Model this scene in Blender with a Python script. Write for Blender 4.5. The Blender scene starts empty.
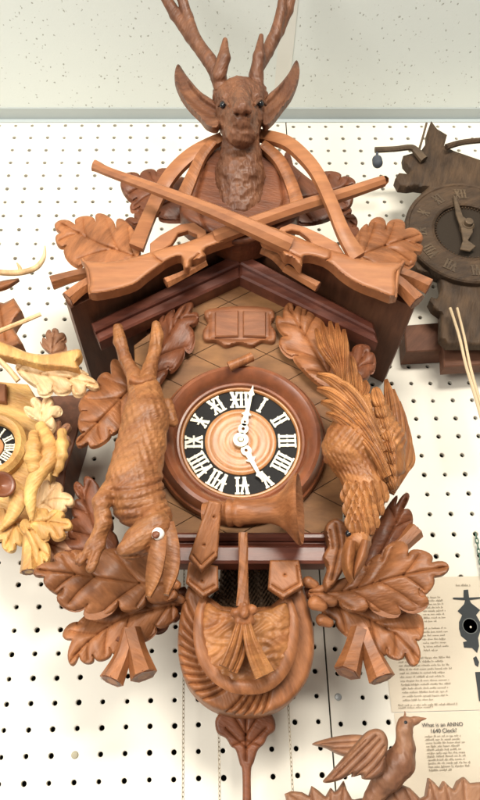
import bpy, math, random
import numpy as np
from mathutils import Vector, Matrix
from mathutils.geometry import delaunay_2d_cdt
random.seed(7); RNG = np.random.RandomState(7)
IN = 0.0254                      # everything below is authored in inches
ZO = 55.0                        # eye height above the floor, inches
# ------------------------------------------------------------------ camera
F, PITCH, YAW, ROLL, DIST = 767.85, 0.46662, 0.03946, -0.03095, 34.552
cy, sy = math.cos(YAW), math.sin(YAW)
cf = np.array([sy*math.cos(PITCH), cy*math.cos(PITCH), math.sin(PITCH)])
r0 = np.array([cy, -sy, 0.0]); u0 = np.cross(r0, cf)
cr = r0*math.cos(ROLL) + u0*math.sin(ROLL)
cu = -r0*math.sin(ROLL) + u0*math.cos(ROLL)

def W(px, py, d):
    """point seen at (px,py) that stands d inches off the wall -> world inches"""
    px = np.asarray(px, float); py = np.asarray(py, float); d = np.asarray(d, float)
    v = cf + ((px-240)/F)[..., None]*cr + ((400-py)/F)[..., None]*cu
    v = v*((DIST-d)/v[..., 1])[..., None]
    v[..., 1] -= DIST; v[..., 2] += ZO
    return v
def px_of(X, Y, Z):
    p0, p1, p2 = X, Y+DIST, Z-ZO
    d = p0*cf[0]+p1*cf[1]+p2*cf[2]
    return 240+F*(p0*cr[0]+p1*cr[1]+p2*cr[2])/d, 400-F*(p0*cu[0]+p1*cu[1]+p2*cu[2])/d
def S(px, py, d):
    """inches per photo pixel there"""
    p = W(px, py, d) - np.array([0, -DIST, ZO])
    return float((p@cf)/F)

scene = bpy.context.scene
COL = scene.collection
ORG = {}
# ------------------------------------------------------------------ objects
def thing(name, label, cat, loc, group=None):
    o = bpy.data.objects.new(name, None); COL.objects.link(o)
    o.empty_display_size = .02
    o.location = Vector(loc)*IN; o['label'] = label; o['category'] = cat
    if group: o['group'] = group
    ORG[o] = np.array(loc, float)
    return o
def mk(name, verts, faces, mat, parent=None, smooth=True, auto=None):
    verts = np.asarray(verts, float)
    c = (verts.min(0)+verts.max(0))/2
    me = bpy.data.meshes.new(name)
    me.from_pydata(((verts-c)*IN).tolist(), [], faces)
    me.validate(); me.update()
    if mat: me.materials.append(mat)
    if smooth: me.polygons.foreach_set('use_smooth', [True]*len(me.polygons))
    o = bpy.data.objects.new(name, me); COL.objects.link(o)
    if auto is not None: sharp(me, auto)
    po = ORG[parent] if parent is not None else np.zeros(3)
    if parent is not None: o.parent = parent
    o.location = Vector(((c-po)*IN).tolist()); ORG[o] = c
    return o
def sharp(me, deg):
    import bmesh
    bm = bmesh.new(); bm.from_mesh(me)
    bmesh.ops.recalc_face_normals(bm, faces=bm.faces)
    t = math.radians(deg)
    for e in bm.edges:
        if len(e.link_faces) == 2: e.smooth = e.calc_face_angle(0) < t
    bm.to_mesh(me); bm.free()
def tag(o, label=None, cat=None, group=None, kind=None):
    if label: o['label'] = label
    if cat: o['category'] = cat
    if group: o['group'] = group
    if kind: o['kind'] = kind
    return o

class MB:
    def __init__(s): s.v = []; s.f = []; s.n = 0
    def add(s, v, f):
        v = np.asarray(v, float); s.v.append(v)
        s.f += [tuple(i+s.n for i in q) for q in f]; s.n += len(v); return s
    def box(s, lo, hi):
        x0, y0, z0 = lo; x1, y1, z1 = hi
        v = [(x0,y0,z0),(x1,y0,z0),(x1,y1,z0),(x0,y1,z0),(x0,y0,z1),(x1,y0,z1),(x1,y1,z1),(x0,y1,z1)]
        return s.add(v, [(0,3,2,1),(4,5,6,7),(0,1,5,4),(1,2,6,5),(2,3,7,6),(3,0,4,7)])
    def build(s, name, mat, parent=None, smooth=True, auto=40):
        return mk(name, np.concatenate(s.v), s.f, mat, parent, smooth, auto)

def catmull(P, n=6, closed=False):
    P = np.asarray(P, float); N = len(P); out = []
    rng = range(N if closed else N-1)
    for i in rng:
        if closed: a, b, c, d = P[(i-1) % N], P[i], P[(i+1) % N], P[(i+2) % N]
        else: a, b, c, d = P[max(i-1, 0)], P[i], P[i+1], P[min(i+2, N-1)]
        for k in range(n):
            t = k/n
            out.append(.5*((2*b)+(-a+c)*t+(2*a-5*b+4*c-d)*t*t+(-a+3*b-3*c+d)*t**3))
    if not closed: out.append(P[-1])
    return np.array(out)

def dfield(dep):
    if np.isscalar(dep): return lambda x, y: np.full(np.shape(x), float(dep))
    if callable(dep): return dep
    A = np.array(dep, float)
    cx_, cy_, cd_ = A.mean(0)
    if len(A) < 3:
        a, b = A[0], A[1]; ab = (b-a)[:2]; L2 = ab@ab
        def f(x, y):
            t = ((x-a[0])*ab[0]+(y-a[1])*ab[1])/L2
            return a[2]+(b[2]-a[2])*np.clip(t, -.3, 1.3)
        return f
    k = np.linalg.lstsq(np.stack([A[:, 0]-cx_, A[:, 1]-cy_], 1), A[:, 2]-cd_, rcond=.3)[0]
    return lambda x, y: k[0]*(x-cx_)+k[1]*(y-cy_)+cd_
def segdist(x, y, poly, closed=False):
    P = np.asarray(poly, float); Q = np.roll(P, -1, 0) if closed else P[1:]
    if not closed: P = P[:-1]
    best = np.full(len(x), 1e9)
    for a, b in zip(P, Q):
        ab = b-a; L2 = max(ab@ab, 1e-9)
        t = np.clip(((x-a[0])*ab[0]+(y-a[1])*ab[1])/L2, 0, 1)
        best = np.minimum(best, np.hypot(x-a[0]-t*ab[0], y-a[1]-t*ab[1]))
    return best
def inside(x, y, poly):
    P = np.asarray(poly, float); Q = np.roll(P, -1, 0); r = np.zeros(len(x), bool)
    for a, b in zip(P, Q):
        c = ((a[1] > y) != (b[1] > y))
        with np.errstate(all='ignore'):
            r ^= c & (x < (b[0]-a[0])*(y-a[1])/(b[1]-a[1])+a[0])
    return r

def relief_geo(outline, dep, th=.3, rim=3.0, H=.12, creases=(), step=1.7, fn=None, bead=1.4):
    P = np.asarray(outline, float)
    # resample the outline evenly
    Q = []
    for i in range(len(P)):
        a, b = P[i], P[(i+1) % len(P)]
        n = max(1, int(round(np.hypot(*(b-a))/bead)))
        for k in range(n): Q.append(a+(b-a)*k/n)
    P = np.array(Q)
    lo, hi = P.min(0), P.max(0)
    xs = np.arange(lo[0], hi[0], step); ys = np.arange(lo[1], hi[1], step*.87)
    X, Y = np.meshgrid(xs, ys); X = X + (np.arange(len(ys)) % 2)[:, None]*step*.5
    X = X.ravel(); Y = Y.ravel()
    m = inside(X, Y, P); X, Y = X[m], Y[m]
    m = segdist(X, Y, P, True) > step*.45; X, Y = X[m], Y[m]
    # vertices laid along every groove (bottom and both shoulders) keep the cuts clean
    G = []
    for poly, w, dp in creases:
        q = np.asarray(poly, float)
        if len(q) < 2 or np.hypot(*(q[-1]-q[0])) < 1: continue
        r_ = [q[0]]
        for a, c in zip(q[:-1], q[1:]):
            k_ = max(1, int(round(np.hypot(*(c-a))/1.15)))
            r_ += [a+(c-a)*i/k_ for i in range(1, k_+1)]
        r_ = np.array(r_); T_ = np.gradient(r_, axis=0); T_ /= np.linalg.norm(T_, axis=1)[:, None]+1e-9
        nn = np.stack([-T_[:, 1], T_[:, 0]], 1)
        for s_, t_ in ((0, 0), (w*1.15, 1), (-w*1.15, 1)):
            for pt in r_+nn*s_:
                if G and np.min(np.hypot(*(np.array(G)-pt).T)) < .62: continue
                G.append(pt)
    if G:
        G = np.array(G); m = inside(G[:, 0], G[:, 1], P) & (segdist(G[:, 0], G[:, 1], P, True) > .7); G = G[m]
        if len(G):
            dm = np.full(len(X), 1e9)
            for s_ in range(0, len(X), 3000):
                dm[s_:s_+3000] = np.hypot(X[s_:s_+3000, None]-G[None, :, 0], Y[s_:s_+3000, None]-G[None, :, 1]).min(1)
            X = np.concatenate([X[dm > .8], G[:, 0]]); Y = np.concatenate([Y[dm > .8], G[:, 1]])
    # an inner ring close to the edge gives a crisp rounded arris
    n = len(P)
    verts = [Vector(p) for p in P]+[Vector((a, b)) for a, b in zip(X, Y)]
    edges = [(i, (i+1) % n) for i in range(n)]
    vs, es, fs, ov, oe, of = delaunay_2d_cdt(verts, edges, [], 1, 1e-4)
    V = np.array([tuple(v) for v in vs])
    x, y = V[:, 0], V[:, 1]
    dist = segdist(x, y, P, True)
    u = np.clip(dist/rim, 0, 1)
    h = H*np.sqrt(np.clip(1-(1-u)**2, 0, 1))
    for poly, w, dp in creases:
        q = segdist(x, y, poly)
        h = h-dp*np.exp(-(q/w)**2)*np.clip(dist/1.5, .0, 1)
    if fn is not None: h = h+fn(x, y, dist)
    d = dfield(dep)(x, y)+h
    top = W(x, y, d)
    d0 = dfield(dep)(x, y)
    back = W(x, y, d0); back[:, 1] += th     # back face keeps X,Z and moves towards the wall
    k = len(x)
    F_ = []
    cnt = {}
    for f in fs:
        f = list(f)
        # orient towards the camera (px space y down)
        a, b, c = V[f[0]], V[f[1]], V[f[2]]
        if (b[0]-a[0])*(c[1]-a[1])-(b[1]-a[1])*(c[0]-a[0]) > 0: f = f[::-1]
        F_.append(tuple(f)); F_.append(tuple(i+k for i in f[::-1]))
        for i in range(len(f)):
            e = (f[i], f[(i+1) % len(f)]); cnt[e] = 1
    for (a, b) in list(cnt):
        if (b, a) not in cnt: F_.append((b, a, a+k, b+k))
    return np.concatenate([top, back]), F_
def relief(name, outline, dep, mat, parent, auto=50, **kw):
    v, f = relief_geo(outline, dep, **kw)
    return mk(name, v, f, mat, parent, True, auto)

def lobes(seq):
    """seq alternates notch, tip, notch, tip ... ; every tip becomes a round lobe"""
    P = np.array(seq, float); n = len(P); out = []
    for i in range(0, n, 2):
        a, t, b = P[i], P[(i+1) % n], P[(i+2) % n]
        m = (a+b)/2; hx = (b-a)/2
        for k in range(10):
            th = math.pi*k/10
            bul = 1+.20*math.sin(th)
            out.append(m+(t-m)*math.sin(th)**.8-hx*math.cos(th)*bul)
    return np.array(out)
def leaf(name, seq, midrib, dep, mat, parent, th=.28, vein=.06, cup=.11, H=.07, step=1.4, label=None, skip=(), rip=.05):
    out = lobes(seq); mr = catmull(midrib, 6); rip = min(rip, .06); th = .20 if th == .28 else th
    tips = np.array(seq, float)[1::2]
    cre = [(mr, 1.2, vein*1.5)]
    L = np.hypot(*(mr[-1]-mr[0]))
    vs = []
    for t in tips:
        j = np.argmin(np.hypot(*(mr-t).T)); dd = np.hypot(*(mr[j]-t))
        if dd < 5: continue
        # start further back along the midrib
        back = 0; jj = j
        while jj > 0 and back < dd*.75:
            back += np.hypot(*(mr[jj]-mr[jj-1])); jj -= 1
        s = mr[jj]; mid = (s+t)/2+(mr[j]-t)*.06
        c = catmull([s, mid, s+(t-s)*.84], 4)
        cre.append((c, 1.0, vein)); vs.append(c)
    maxw = max(segdist(out[:, 0], out[:, 1], mr).max(), 1)
    ph = random.random()*6
    def fn(x, y, dist):
        dm = segdist(x, y, mr)/maxw
        h = -cup*2.2*np.clip(dm, 0, 1)**2*1.0
        if vs:
            dv = np.minimum.reduce([segdist(x, y, c) for c in vs])
            h = h+rip*(1-np.exp(-(dv/4.5)**2))*np.clip(dist/5, 0, 1)
        h = h+.09*np.sin(x*.11+ph)*np.cos(y*.10+ph)
        return h
    o = relief(name, out, dep, mat, parent, th=th, rim=1.5, H=H, creases=cre, step=step, fn=fn)
    if label: o['label'] = label
    return o

def prism(name, outline, dep, th, mat, parent, bevel=.05, auto=30):
    """plain board of even thickness with a chamfered arris"""
    P = np.asarray(outline, float); n = len(P)
    c = P.mean(0); df = dfield(dep)
    fr = W(P[:, 0], P[:, 1], df(P[:, 0], P[:, 1])); 
    ar = sum(P[i][0]*P[(i+1) % n][1]-P[(i+1) % n][0]*P[i][1] for i in range(n))
    if ar > 0: fr = fr[::-1]
    # inward offset in XZ
    ins = []
    for i in range(n):
        a, b, d = fr[i-1], fr[i], fr[(i+1) % n]
        e1 = (b-a)[[0, 2]]; e2 = (d-b)[[0, 2]]
        e1 = e1/max(np.linalg.norm(e1), 1e-9); e2 = e2/max(np.linalg.norm(e2), 1e-9)
        n1 = np.array([-e1[1], e1[0]]); n2 = np.array([-e2[1], e2[0]])
        nn = n1+n2; nn = nn/max(nn@nn, .3)*2
        ins.append(b+np.array([nn[0]*bevel, 0, nn[1]*bevel]))
    ins = np.array(ins)
    mid = fr+np.array([0, bevel, 0]); bk = fr+np.array([0, th, 0])
    v = np.concatenate([ins, mid, bk]); f = [tuple(range(n)), tuple(range(3*n-1, 2*n-1, -1))]
    for i in range(n):
        j = (i+1) % n
        f.append((i, i+n, j+n, j)); f.append((i+n, i+2*n, j+2*n, j+n))
    return mk(name, v, f, mat, parent, True, auto)

def tube_geo(pts, rad, sides=12, cap=True, squash=None, twist=0.0, flat_up=None):
    pts = np.asarray(pts, float); n = len(pts)
    rad = np.full(n, rad, float) if np.isscalar(rad) else np.asarray(rad, float)
    T = np.gradient(pts, axis=0); T /= np.linalg.norm(T, axis=1)[:, None]+1e-12
    up = np.array([0, -1.0, 0]) if flat_up is None else np.array(flat_up, float)
    V = []
    for i in range(n):
        a = up-T[i]*(up@T[i])
        if np.linalg.norm(a) < 1e-3: a = np.array([0, 0, 1.0])-T[i]*T[i][2]
        a /= np.linalg.norm(a); b = np.cross(T[i], a)
        for k in range(sides):
            th = 2*math.pi*(k+.5)/sides+twist*i
            s = squash if squash else 1
            V.append(pts[i]+rad[i]*(math.cos(th)*a*s+math.sin(th)*b))
    f = []
    for i in range(n-1):
        for k in range(sides):
            k2 = (k+1) % sides
            f.append((i*sides+k, i*sides+k2, (i+1)*sides+k2, (i+1)*sides+k))
    if cap:
        f.append(tuple(range(sides-1, -1, -1))); f.append(tuple((n-1)*sides+k for k in range(sides)))
    return np.array(V), f
def ptube(name, pts, mat, parent, sides=12, n=6, squash=None, auto=40, **kw):
    """pts: (px,py,d,r_px)"""
    A = catmull(np.array(pts, float), n) if len(pts) > 2 else np.array(pts, float)
    w = W(A[:, 0], A[:, 1], A[:, 2]); r = [A[i, 3]*S(A[i, 0], A[i, 1], A[i, 2]) for i in range(len(A))]
    v, f = tube_geo(w, r, sides, squash=squash, **kw)
    return mk(name, v, f, mat, parent, True, auto)

def strip_geo(pts, th=.12, arch=.1, nv=9, groove=0.0, gn=3, n=5, rachis=0.0, dish=0.0):
    """ribbon / feather along pts (px,py,d,halfwidth_px)"""
    A = catmull(np.array(pts, float), n) if len(pts) > 2 else np.array(pts, float)
    m = len(A); w2 = A[:, :2]; T = np.gradient(w2, axis=0); T /= np.linalg.norm(T, axis=1)[:, None]+1e-9
    N = np.stack([-T[:, 1], T[:, 0]], 1)
    V = []; 
    for i in range(m):
        for j in range(nv):
            s = -1+2*j/(nv-1)
            x, y = A[i, :2]+N[i]*s*A[i, 3]
            h = arch*(1-s*s)*min(1, A[i, 3]/2.5)
            if groove: h += groove*math.cos(s*math.pi*gn)*(1-abs(s)**4)
            if rachis: h += rachis*math.exp(-(s/.15)**2)
            if dish: h -= dish*(1-s*s)
            V.append((x, y, A[i, 2]+h, A[i, 2]))
    V = np.array(V); top = W(V[:, 0], V[:, 1], V[:, 2]); bk = W(V[:, 0], V[:, 1], V[:, 3]); bk[:, 1] += th
    f = []; K = m*nv
    for i in range(m-1):
        for j in range(nv-1):
            a, b, c, d = i*nv+j, i*nv+j+1, (i+1)*nv+j+1, (i+1)*nv+j
            f.append((a, b, c, d)); f.append((a+K, d+K, c+K, b+K))
    for i in range(m-1):
        a, d = i*nv, (i+1)*nv; f.append((a, d, d+K, a+K))
        a, d = i*nv+nv-1, (i+1)*nv+nv-1; f.append((a, a+K, d+K, d))
    f.append(tuple([j for j in range(nv)]+[j+K for j in range(nv-1, -1, -1)])[::-1])
    q = (m-1)*nv; f.append(tuple([q+j for j in range(nv)]+[q+j+K for j in range(nv-1, -1, -1)]))
    return np.concatenate([top, bk]), f
def strip(name, pts, mat, parent, auto=45, **kw):
    v, f = strip_geo(pts, **kw); return mk(name, v, f, mat, parent, True, auto)

def frame(axis):
    a = np.array(axis, float); a /= np.linalg.norm(a)
    h = np.array([0, 0, 1.0]) if abs(a[2]) < .9 else np.array([1.0, 0, 0])
    u = np.cross(h, a); u /= np.linalg.norm(u); return a, u, np.cross(a, u)
def lathe_geo(c, axis, prof, sides=64, ph=0):
    """prof: list of (radius, distance along the axis)"""
    a, u, v = frame(axis); c = np.array(c, float); V = []; n = len(prof)
    for r, h in prof:
        for k in range(sides):
            t = 2*math.pi*k/sides+ph
            V.append(c+a*h+r*(u*math.cos(t)+v*math.sin(t)))
    f = []
    for i in range(n-1):
        for k in range(sides):
            k2 = (k+1) % sides; f.append((i*sides+k, i*sides+k2, (i+1)*sides+k2, (i+1)*sides+k))
    if prof[0][0] > 1e-4: f.append(tuple(range(sides-1, -1, -1)))
    if prof[-1][0] > 1e-4: f.append(tuple((n-1)*sides+k for k in range(sides)))
    return np.array(V), f
def lathe(name, c, axis, prof, mat, parent, sides=64, auto=35, cap=True):
    v, f = lathe_geo(c, axis, prof, sides)
    if not cap: f = [q for q in f if len(q) == 4]
    return mk(name, v, f, mat, parent, True, auto)

# ---- smooth solids: union of tapered capsules meshed with surface nets
def capsules(lst):
    out = []
    for c in lst:
        x1, y1, d1, r1, x2, y2, d2, r2 = c
        out.append((W(x1, y1, d1), r1*S(x1, y1, d1), W(x2, y2, d2), r2*S(x2, y2, d2)))
    return out
def front_d(o, px, py, tol=2.5):
    c = ORG[o]; n = len(o.data.vertices); a = np.empty(n*3); o.data.vertices.foreach_get('co', a)
    a = a.reshape(-1, 3)/IN+c; x, y = px_of(a[:, 0], a[:, 1], a[:, 2]); m = np.hypot(x-px, y-py) < tol
    return float(-a[m, 1].min()) if m.any() else float(-a[:, 1].mean())
def solid_geo(caps, res=.07, k=.18, disp=None, squash=1.0):
    """squash<1 flattens the solid in depth about each capsule"""
    lo = np.min([np.minimum(a-r, b-s) for a, r, b, s in caps], 0)-3*res-.2
    hi = np.max([np.maximum(a+r, b+s) for a, r, b, s in caps], 0)+3*res+.2
    xs = [np.arange(lo[i], hi[i]+res, res) for i in range(3)]
    X, Y, Z = np.meshgrid(*xs, indexing='ij')
    G = None
    for a, ra, b, rb in caps:
        ab = b-a; abq = ab.copy(); abq[1] /= squash
        px, py, pz = X-a[0], (Y-a[1])/squash, Z-a[2]
        L2 = max(abq@abq, 1e-9)
        t = np.clip((px*abq[0]+py*abq[1]+pz*abq[2])/L2, 0, 1)
        dd = np.sqrt((px-t*abq[0])**2+(py-t*abq[1])**2+(pz-t*abq[2])**2)-(ra+(rb-ra)*t)
        if G is None: G = dd
        else:
            h = np.clip(.5+.5*(dd-G)/k, 0, 1); G = dd*(1-h)+G*h-k*h*(1-h)
    if disp is not None: G = G+disp(X, Y, Z)
    s = G < 0
    nx, ny, nz = G.shape
    c = [s[i:nx-1+i, j:ny-1+j, l:nz-1+l] for i in (0, 1) for j in (0, 1) for l in (0, 1)]
    tot = sum(q.astype(np.int8) for q in c); act = (tot > 0) & (tot < 8)
    idx = -np.ones(act.shape, int); ii = np.argwhere(act); idx[act] = np.arange(len(ii))
    acc = np.zeros((len(ii), 3)); cnt = np.zeros(len(ii))
    cor = [np.array((i, j, l)) for i in (0, 1) for j in (0, 1) for l in (0, 1)]
    for p in range(8):
        for q in range(p+1, 8):
            if np.abs(cor[p]-cor[q]).sum() != 1: continue
            A = ii+cor[p]; B = ii+cor[q]
            ga = G[A[:, 0], A[:, 1], A[:, 2]]; gb = G[B[:, 0], B[:, 1], B[:, 2]]
            m = (ga < 0) != (gb < 0); t = ga[m]/(ga[m]-gb[m])
            acc[m] += cor[p]+(cor[q]-cor[p])*t[:, None]; cnt[m] += 1
    V = lo+(ii+acc/cnt[:, None])*res
    faces = []
    for ax in range(3):
        sl0 = [slice(None)]*3; sl1 = [slice(None)]*3
        sl0[ax] = slice(0, -1); sl1[ax] = slice(1, None)
        a = s[tuple(sl0)]; b = s[tuple(sl1)]
        E = np.argwhere(a != b); o1, o2 = [(1, 2), (2, 0), (0, 1)][ax]
        ok = (E[:, o1] > 0) & (E[:, o2] > 0); E = E[ok]
        e1 = np.zeros(3, int); e1[o1] = 1; e2 = np.zeros(3, int); e2[o2] = 1
        q = [E-e1-e2, E-e2, E, E-e1]
        Q = np.stack([idx[t[:, 0], t[:, 1], t[:, 2]] for t in q], 1)
        fl = ~s[E[:, 0], E[:, 1], E[:, 2]]
        Q[fl] = Q[fl][:, ::-1]
        faces += Q[(Q >= 0).all(1)].tolist()
    return V, faces
def vnormals(v, f):
    f = np.array(f); n = np.cross(v[f[:, 2]]-v[f[:, 0]], v[f[:, 3]]-v[f[:, 1]]); N_ = np.zeros_like(v)
    for i in range(4): np.add.at(N_, f[:, i], n)
    return N_/(np.linalg.norm(N_, axis=1)[:, None]+1e-12)
def scoop(v, f, size, amp, seed=0, stretch=(1, 1, 1)):
    """gouge marks: shallow concave facets meeting in soft ridges"""
    rs = np.random.RandomState(seed); st = np.array(stretch, float); q = v/st
    k = rs.permutation(len(q)); seeds = []
    for i in k:
        if len(seeds) == 0 or np.min(np.sum((np.array(seeds)-q[i])**2, 1)) > size*size: seeds.append(q[i])
        if len(seeds) > 900: break
    sd = np.array(seeds); F1 = np.full(len(q), 1e9)
    for s_ in range(0, len(q), 2000):
        F1[s_:s_+2000] = np.sqrt(((q[s_:s_+2000, None]-sd[None])**2).sum(2).min(1))
    return v+vnormals(v, f)*(amp*(np.clip(F1/size, 0, 1)**2-.4))[:, None]
def solid(name, lst, mat, parent, res=.07, k=.18, disp=None, squash=1.0, auto=None, gouge=None):
    v, f = solid_geo(capsules(lst), res, k, disp, squash)
    if gouge: v = scoop(v, f, *gouge)
    return mk(name, v, [tuple(q) for q in f], mat, parent, True, auto)

# ------------------------------------------------------------------ materials
def nt(name):
    m = bpy.data.materials.new(name); m.use_nodes = True
    t = m.node_tree; t.nodes.clear()
    out = t.nodes.new('ShaderNodeOutputMaterial'); b = t.nodes.new('ShaderNodeBsdfPrincipled')
    t.links.new(b.outputs[0], out.inputs[0]); return m, t, b
def N(t, kind, **kw):
    n = t.nodes.new(kind)
    for k, v in kw.items():
        if k in n.inputs: n.inputs[k].default_value = v
        else: setattr(n, k, v)
    return n
def wood(name, ca, cb, rough=.46, grain=(2.2, 1, .55), gs=1.0, bump=.35, chisel=.26, var=.14, coat=.14, rot=(0, 0, 0), turn=1.0, turn0=0.0, stain=.5):
    m, t, b = nt(name); L = t.links.new
    tc = N(t, 'ShaderNodeTexCoord'); oi = N(t, 'ShaderNodeObjectInfo')
    geo = N(t, 'ShaderNodeNewGeometry')
    mp = N(t, 'ShaderNodeMapping'); mp.inputs['Scale'].default_value = grain; mp.inputs['Rotation'].default_value = rot
    vr = N(t, 'ShaderNodeVectorRotate', rotation_type='Y_AXIS'); ma = N(t, 'ShaderNodeMath', operation='MULTIPLY_ADD'); ma.inputs[1].default_value = turn*6.28; ma.inputs[2].default_value = turn0
    L(oi.outputs['Random'], ma.inputs[0]); L(ma.outputs[0], vr.inputs['Angle']); L(geo.outputs['Position'], vr.inputs['Vector']); L(vr.outputs[0], mp.inputs[0])
    n1 = N(t, 'ShaderNodeTexNoise', noise_dimensions='4D'); n1.inputs['Scale'].default_value = 38*gs; n1.inputs['Detail'].default_value = 6; n1.inputs['Roughness'].default_value = .62; n1.inputs['Distortion'].default_value = .4
    mu = N(t, 'ShaderNodeMath', operation='MULTIPLY'); mu.inputs[1].default_value = 50
    L(oi.outputs['Random'], mu.inputs[0]); L(mu.outputs[0], n1.inputs['W']); L(mp.outputs[0], n1.inputs['Vector'])
    n2 = N(t, 'ShaderNodeTexNoise'); n2.inputs['Scale'].default_value = 22; n2.inputs['Detail'].default_value = 3
    L(geo.outputs['Position'], n2.inputs['Vector'])
    mixf = N(t, 'ShaderNodeMath', operation='MULTIPLY_ADD'); mixf.inputs[1].default_value = .6
    L(n1.outputs[0], mixf.inputs[0])
    m3 = N(t, 'ShaderNodeMath', operation='MULTIPLY'); m3.inputs[1].default_value = .4; L(n2.outputs[0], m3.inputs[0]); L(m3.outputs[0], mixf.inputs[2])
    cr_ = N(t, 'ShaderNodeValToRGB'); e = cr_.color_ramp.elements
    e[0].position = .40; e[0].color = (*[k*1.2 for k in cb], 1); e[1].position = .62; e[1].color = (*ca, 1)
    L(mixf.outputs[0], cr_.inputs[0])
    ns = N(t, 'ShaderNodeTexNoise'); ns.inputs['Scale'].default_value = 55; ns.inputs['Detail'].default_value = 5; ns.inputs['Roughness'].default_value = .6; L(mp.outputs[0], ns.inputs['Vector'])
    ms = N(t, 'ShaderNodeMapRange'); ms.inputs['From Min'].default_value = .35; ms.inputs['From Max'].default_value = .65; ms.inputs['To Min'].default_value = 1-.42*stain; ms.inputs['To Max'].default_value = 1+.24*stain; L(ns.outputs[0], ms.inputs['Value'])
    hv = N(t, 'ShaderNodeHueSaturation'); L(ms.outputs[0], hv.inputs['Value']); L(cr_.outputs[0], hv.inputs['Color'])
    hs = N(t, 'ShaderNodeHueSaturation'); hs.inputs['Saturation'].default_value = 1.02
    mr = N(t, 'ShaderNodeMapRange'); mr.inputs['To Min'].default_value = 1-var; mr.inputs['To Max'].default_value = 1+var
    L(oi.outputs['Random'], mr.inputs['Value']); L(mr.outputs[0], hs.inputs['Value']); L(hv.outputs[0], hs.inputs['Color'])
    L(hs.outputs[0], b.inputs['Base Color'])
    # bump: fine grain, soft chisel facets
    vo = N(t, 'ShaderNodeTexVoronoi', feature='SMOOTH_F1'); vo.inputs['Scale'].default_value = 190; vo.inputs['Smoothness'].default_value = .2
    L(mp.outputs[0], vo.inputs['Vector'])
    n3 = N(t, 'ShaderNodeTexNoise'); n3.inputs['Scale'].default_value = 420*gs; n3.inputs['Detail'].default_value = 3
    L(mp.outputs[0], n3.inputs['Vector'])
    b1 = N(t, 'ShaderNodeBump'); b1.inputs['Strength'].default_value = chisel; b1.inputs['Distance'].default_value = .0015
    L(vo.outputs['Distance'], b1.inputs['Height'])
    b2 = N(t, 'ShaderNodeBump'); b2.inputs['Strength'].default_value = bump; b2.inputs['Distance'].default_value = .0006
    L(n3.outputs[0], b2.inputs['Height']); L(b1.outputs[0], b2.inputs['Normal']); L(b2.outputs[0], b.inputs['Normal'])
    rr = N(t, 'ShaderNodeMapRange'); rr.inputs['To Min'].default_value = rough-.1; rr.inputs['To Max'].default_value = rough+.16
    L(n2.outputs[0], rr.inputs['Value']); L(rr.outputs[0], b.inputs['Roughness'])
    b.inputs['Coat Weight'].default_value = coat; b.inputs['Coat Roughness'].default_value = .32
    b.inputs['Specular IOR Level'].default_value = .30
    return m
def plain(name, col, rough=.6, metal=0, bump=0, bs=300, var=0, spec=.5):
    m, t, b = nt(name); L = t.links.new
    b.inputs['Base Color'].default_value = (*col, 1); b.inputs['Roughness'].default_value = rough
    b.inputs['Metallic'].default_value = metal; b.inputs['Specular IOR Level'].default_value = spec
    geo = N(t, 'ShaderNodeNewGeometry')
    if bump:
        n = N(t, 'ShaderNodeTexNoise'); n.inputs['Scale'].default_value = bs; n.inputs['Detail'].default_value = 4
        bp = N(t, 'ShaderNodeBump'); bp.inputs['Strength'].default_value = bump; bp.inputs['Distance'].default_value = .0006
        L(geo.outputs['Position'], n.inputs['Vector']); L(n.outputs[0], bp.inputs['Height']); L(bp.outputs[0], b.inputs['Normal'])
    if var:
        n = N(t, 'ShaderNodeTexNoise'); n.inputs['Scale'].default_value = 14; n.inputs['Detail'].default_value = 5
        L(geo.outputs['Position'], n.inputs['Vector'])
        cr_ = N(t, 'ShaderNodeValToRGB'); e = cr_.color_ramp.elements
        e[0].position = .3; e[0].color = (*[c*(1-var) for c in col], 1); e[1].position = .7; e[1].color = (*[min(1, c*(1+var)) for c in col], 1)
        L(n.outputs[0], cr_.inputs[0]); L(cr_.outputs[0], b.inputs['Base Color'])
    return m

WALN = wood('carved_walnut', (.345, .138, .056), (.155, .056, .021))
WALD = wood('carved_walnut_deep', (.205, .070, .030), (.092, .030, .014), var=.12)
WALG = wood('carved_walnut_golden', (.42, .185, .066), (.19, .070, .025), var=.08)
GUNW = wood('rifle_wood', (.37, .158, .068), (.235, .092, .040), chisel=.05, bump=.12, var=.05, turn=.0, stain=.35, grain=(.35, 1, 2.4))
FURW = wood('hare_wood', (.36, .158, .062), (.175, .066, .026), chisel=.4, var=.02)
DEER = wood('deer_wood', (.20, .086, .043), (.095, .038, .020), chisel=.5, var=.05)
ROOF = wood('roof_dark_brown', (.15, .062, .032), (.085, .033, .018), rough=.5, chisel=.03, bump=.15, var=.02, turn=0, grain=(3, .4, 3))
MAHO = wood('mahogany_moulding', (.165, .052, .030), (.085, .026, .017), rough=.34, chisel=.02, bump=.1, var=.02, turn=0, grain=(.3, 1, 3), coat=.4)
BEZ = wood('bezel_wood', (.25, .085, .037), (.135, .043, .020), rough=.3, chisel=.03, bump=.08, var=.0, grain=(1, 1, 1), coat=.5)
DISC = wood('dial_centre_wood', (.45, .215, .078), (.31, .125, .044), rough=.35, chisel=0, bump=.06, var=0, coat=.4)
PLAQ = wood('plaque_wood', (0.288, 0.116, 0.052), (0.162, 0.059, 0.026), chisel=.05, bump=.2, var=.05, grain=(2.5, 1, .4))
LITE = wood('pale_carved_wood', (.74, .46, .165), (.40, .205, .07), chisel=.4, var=.10)
LITP = wood('whitish_carved_wood', (.78, .58, .34), (.48, .30, .15), chisel=.4, var=.05)
DOVE = wood('dove_wood', (.31, .155, .085), (.15, .066, .036), chisel=.25, var=.08, grain=(1.5, 1, .6))
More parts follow.
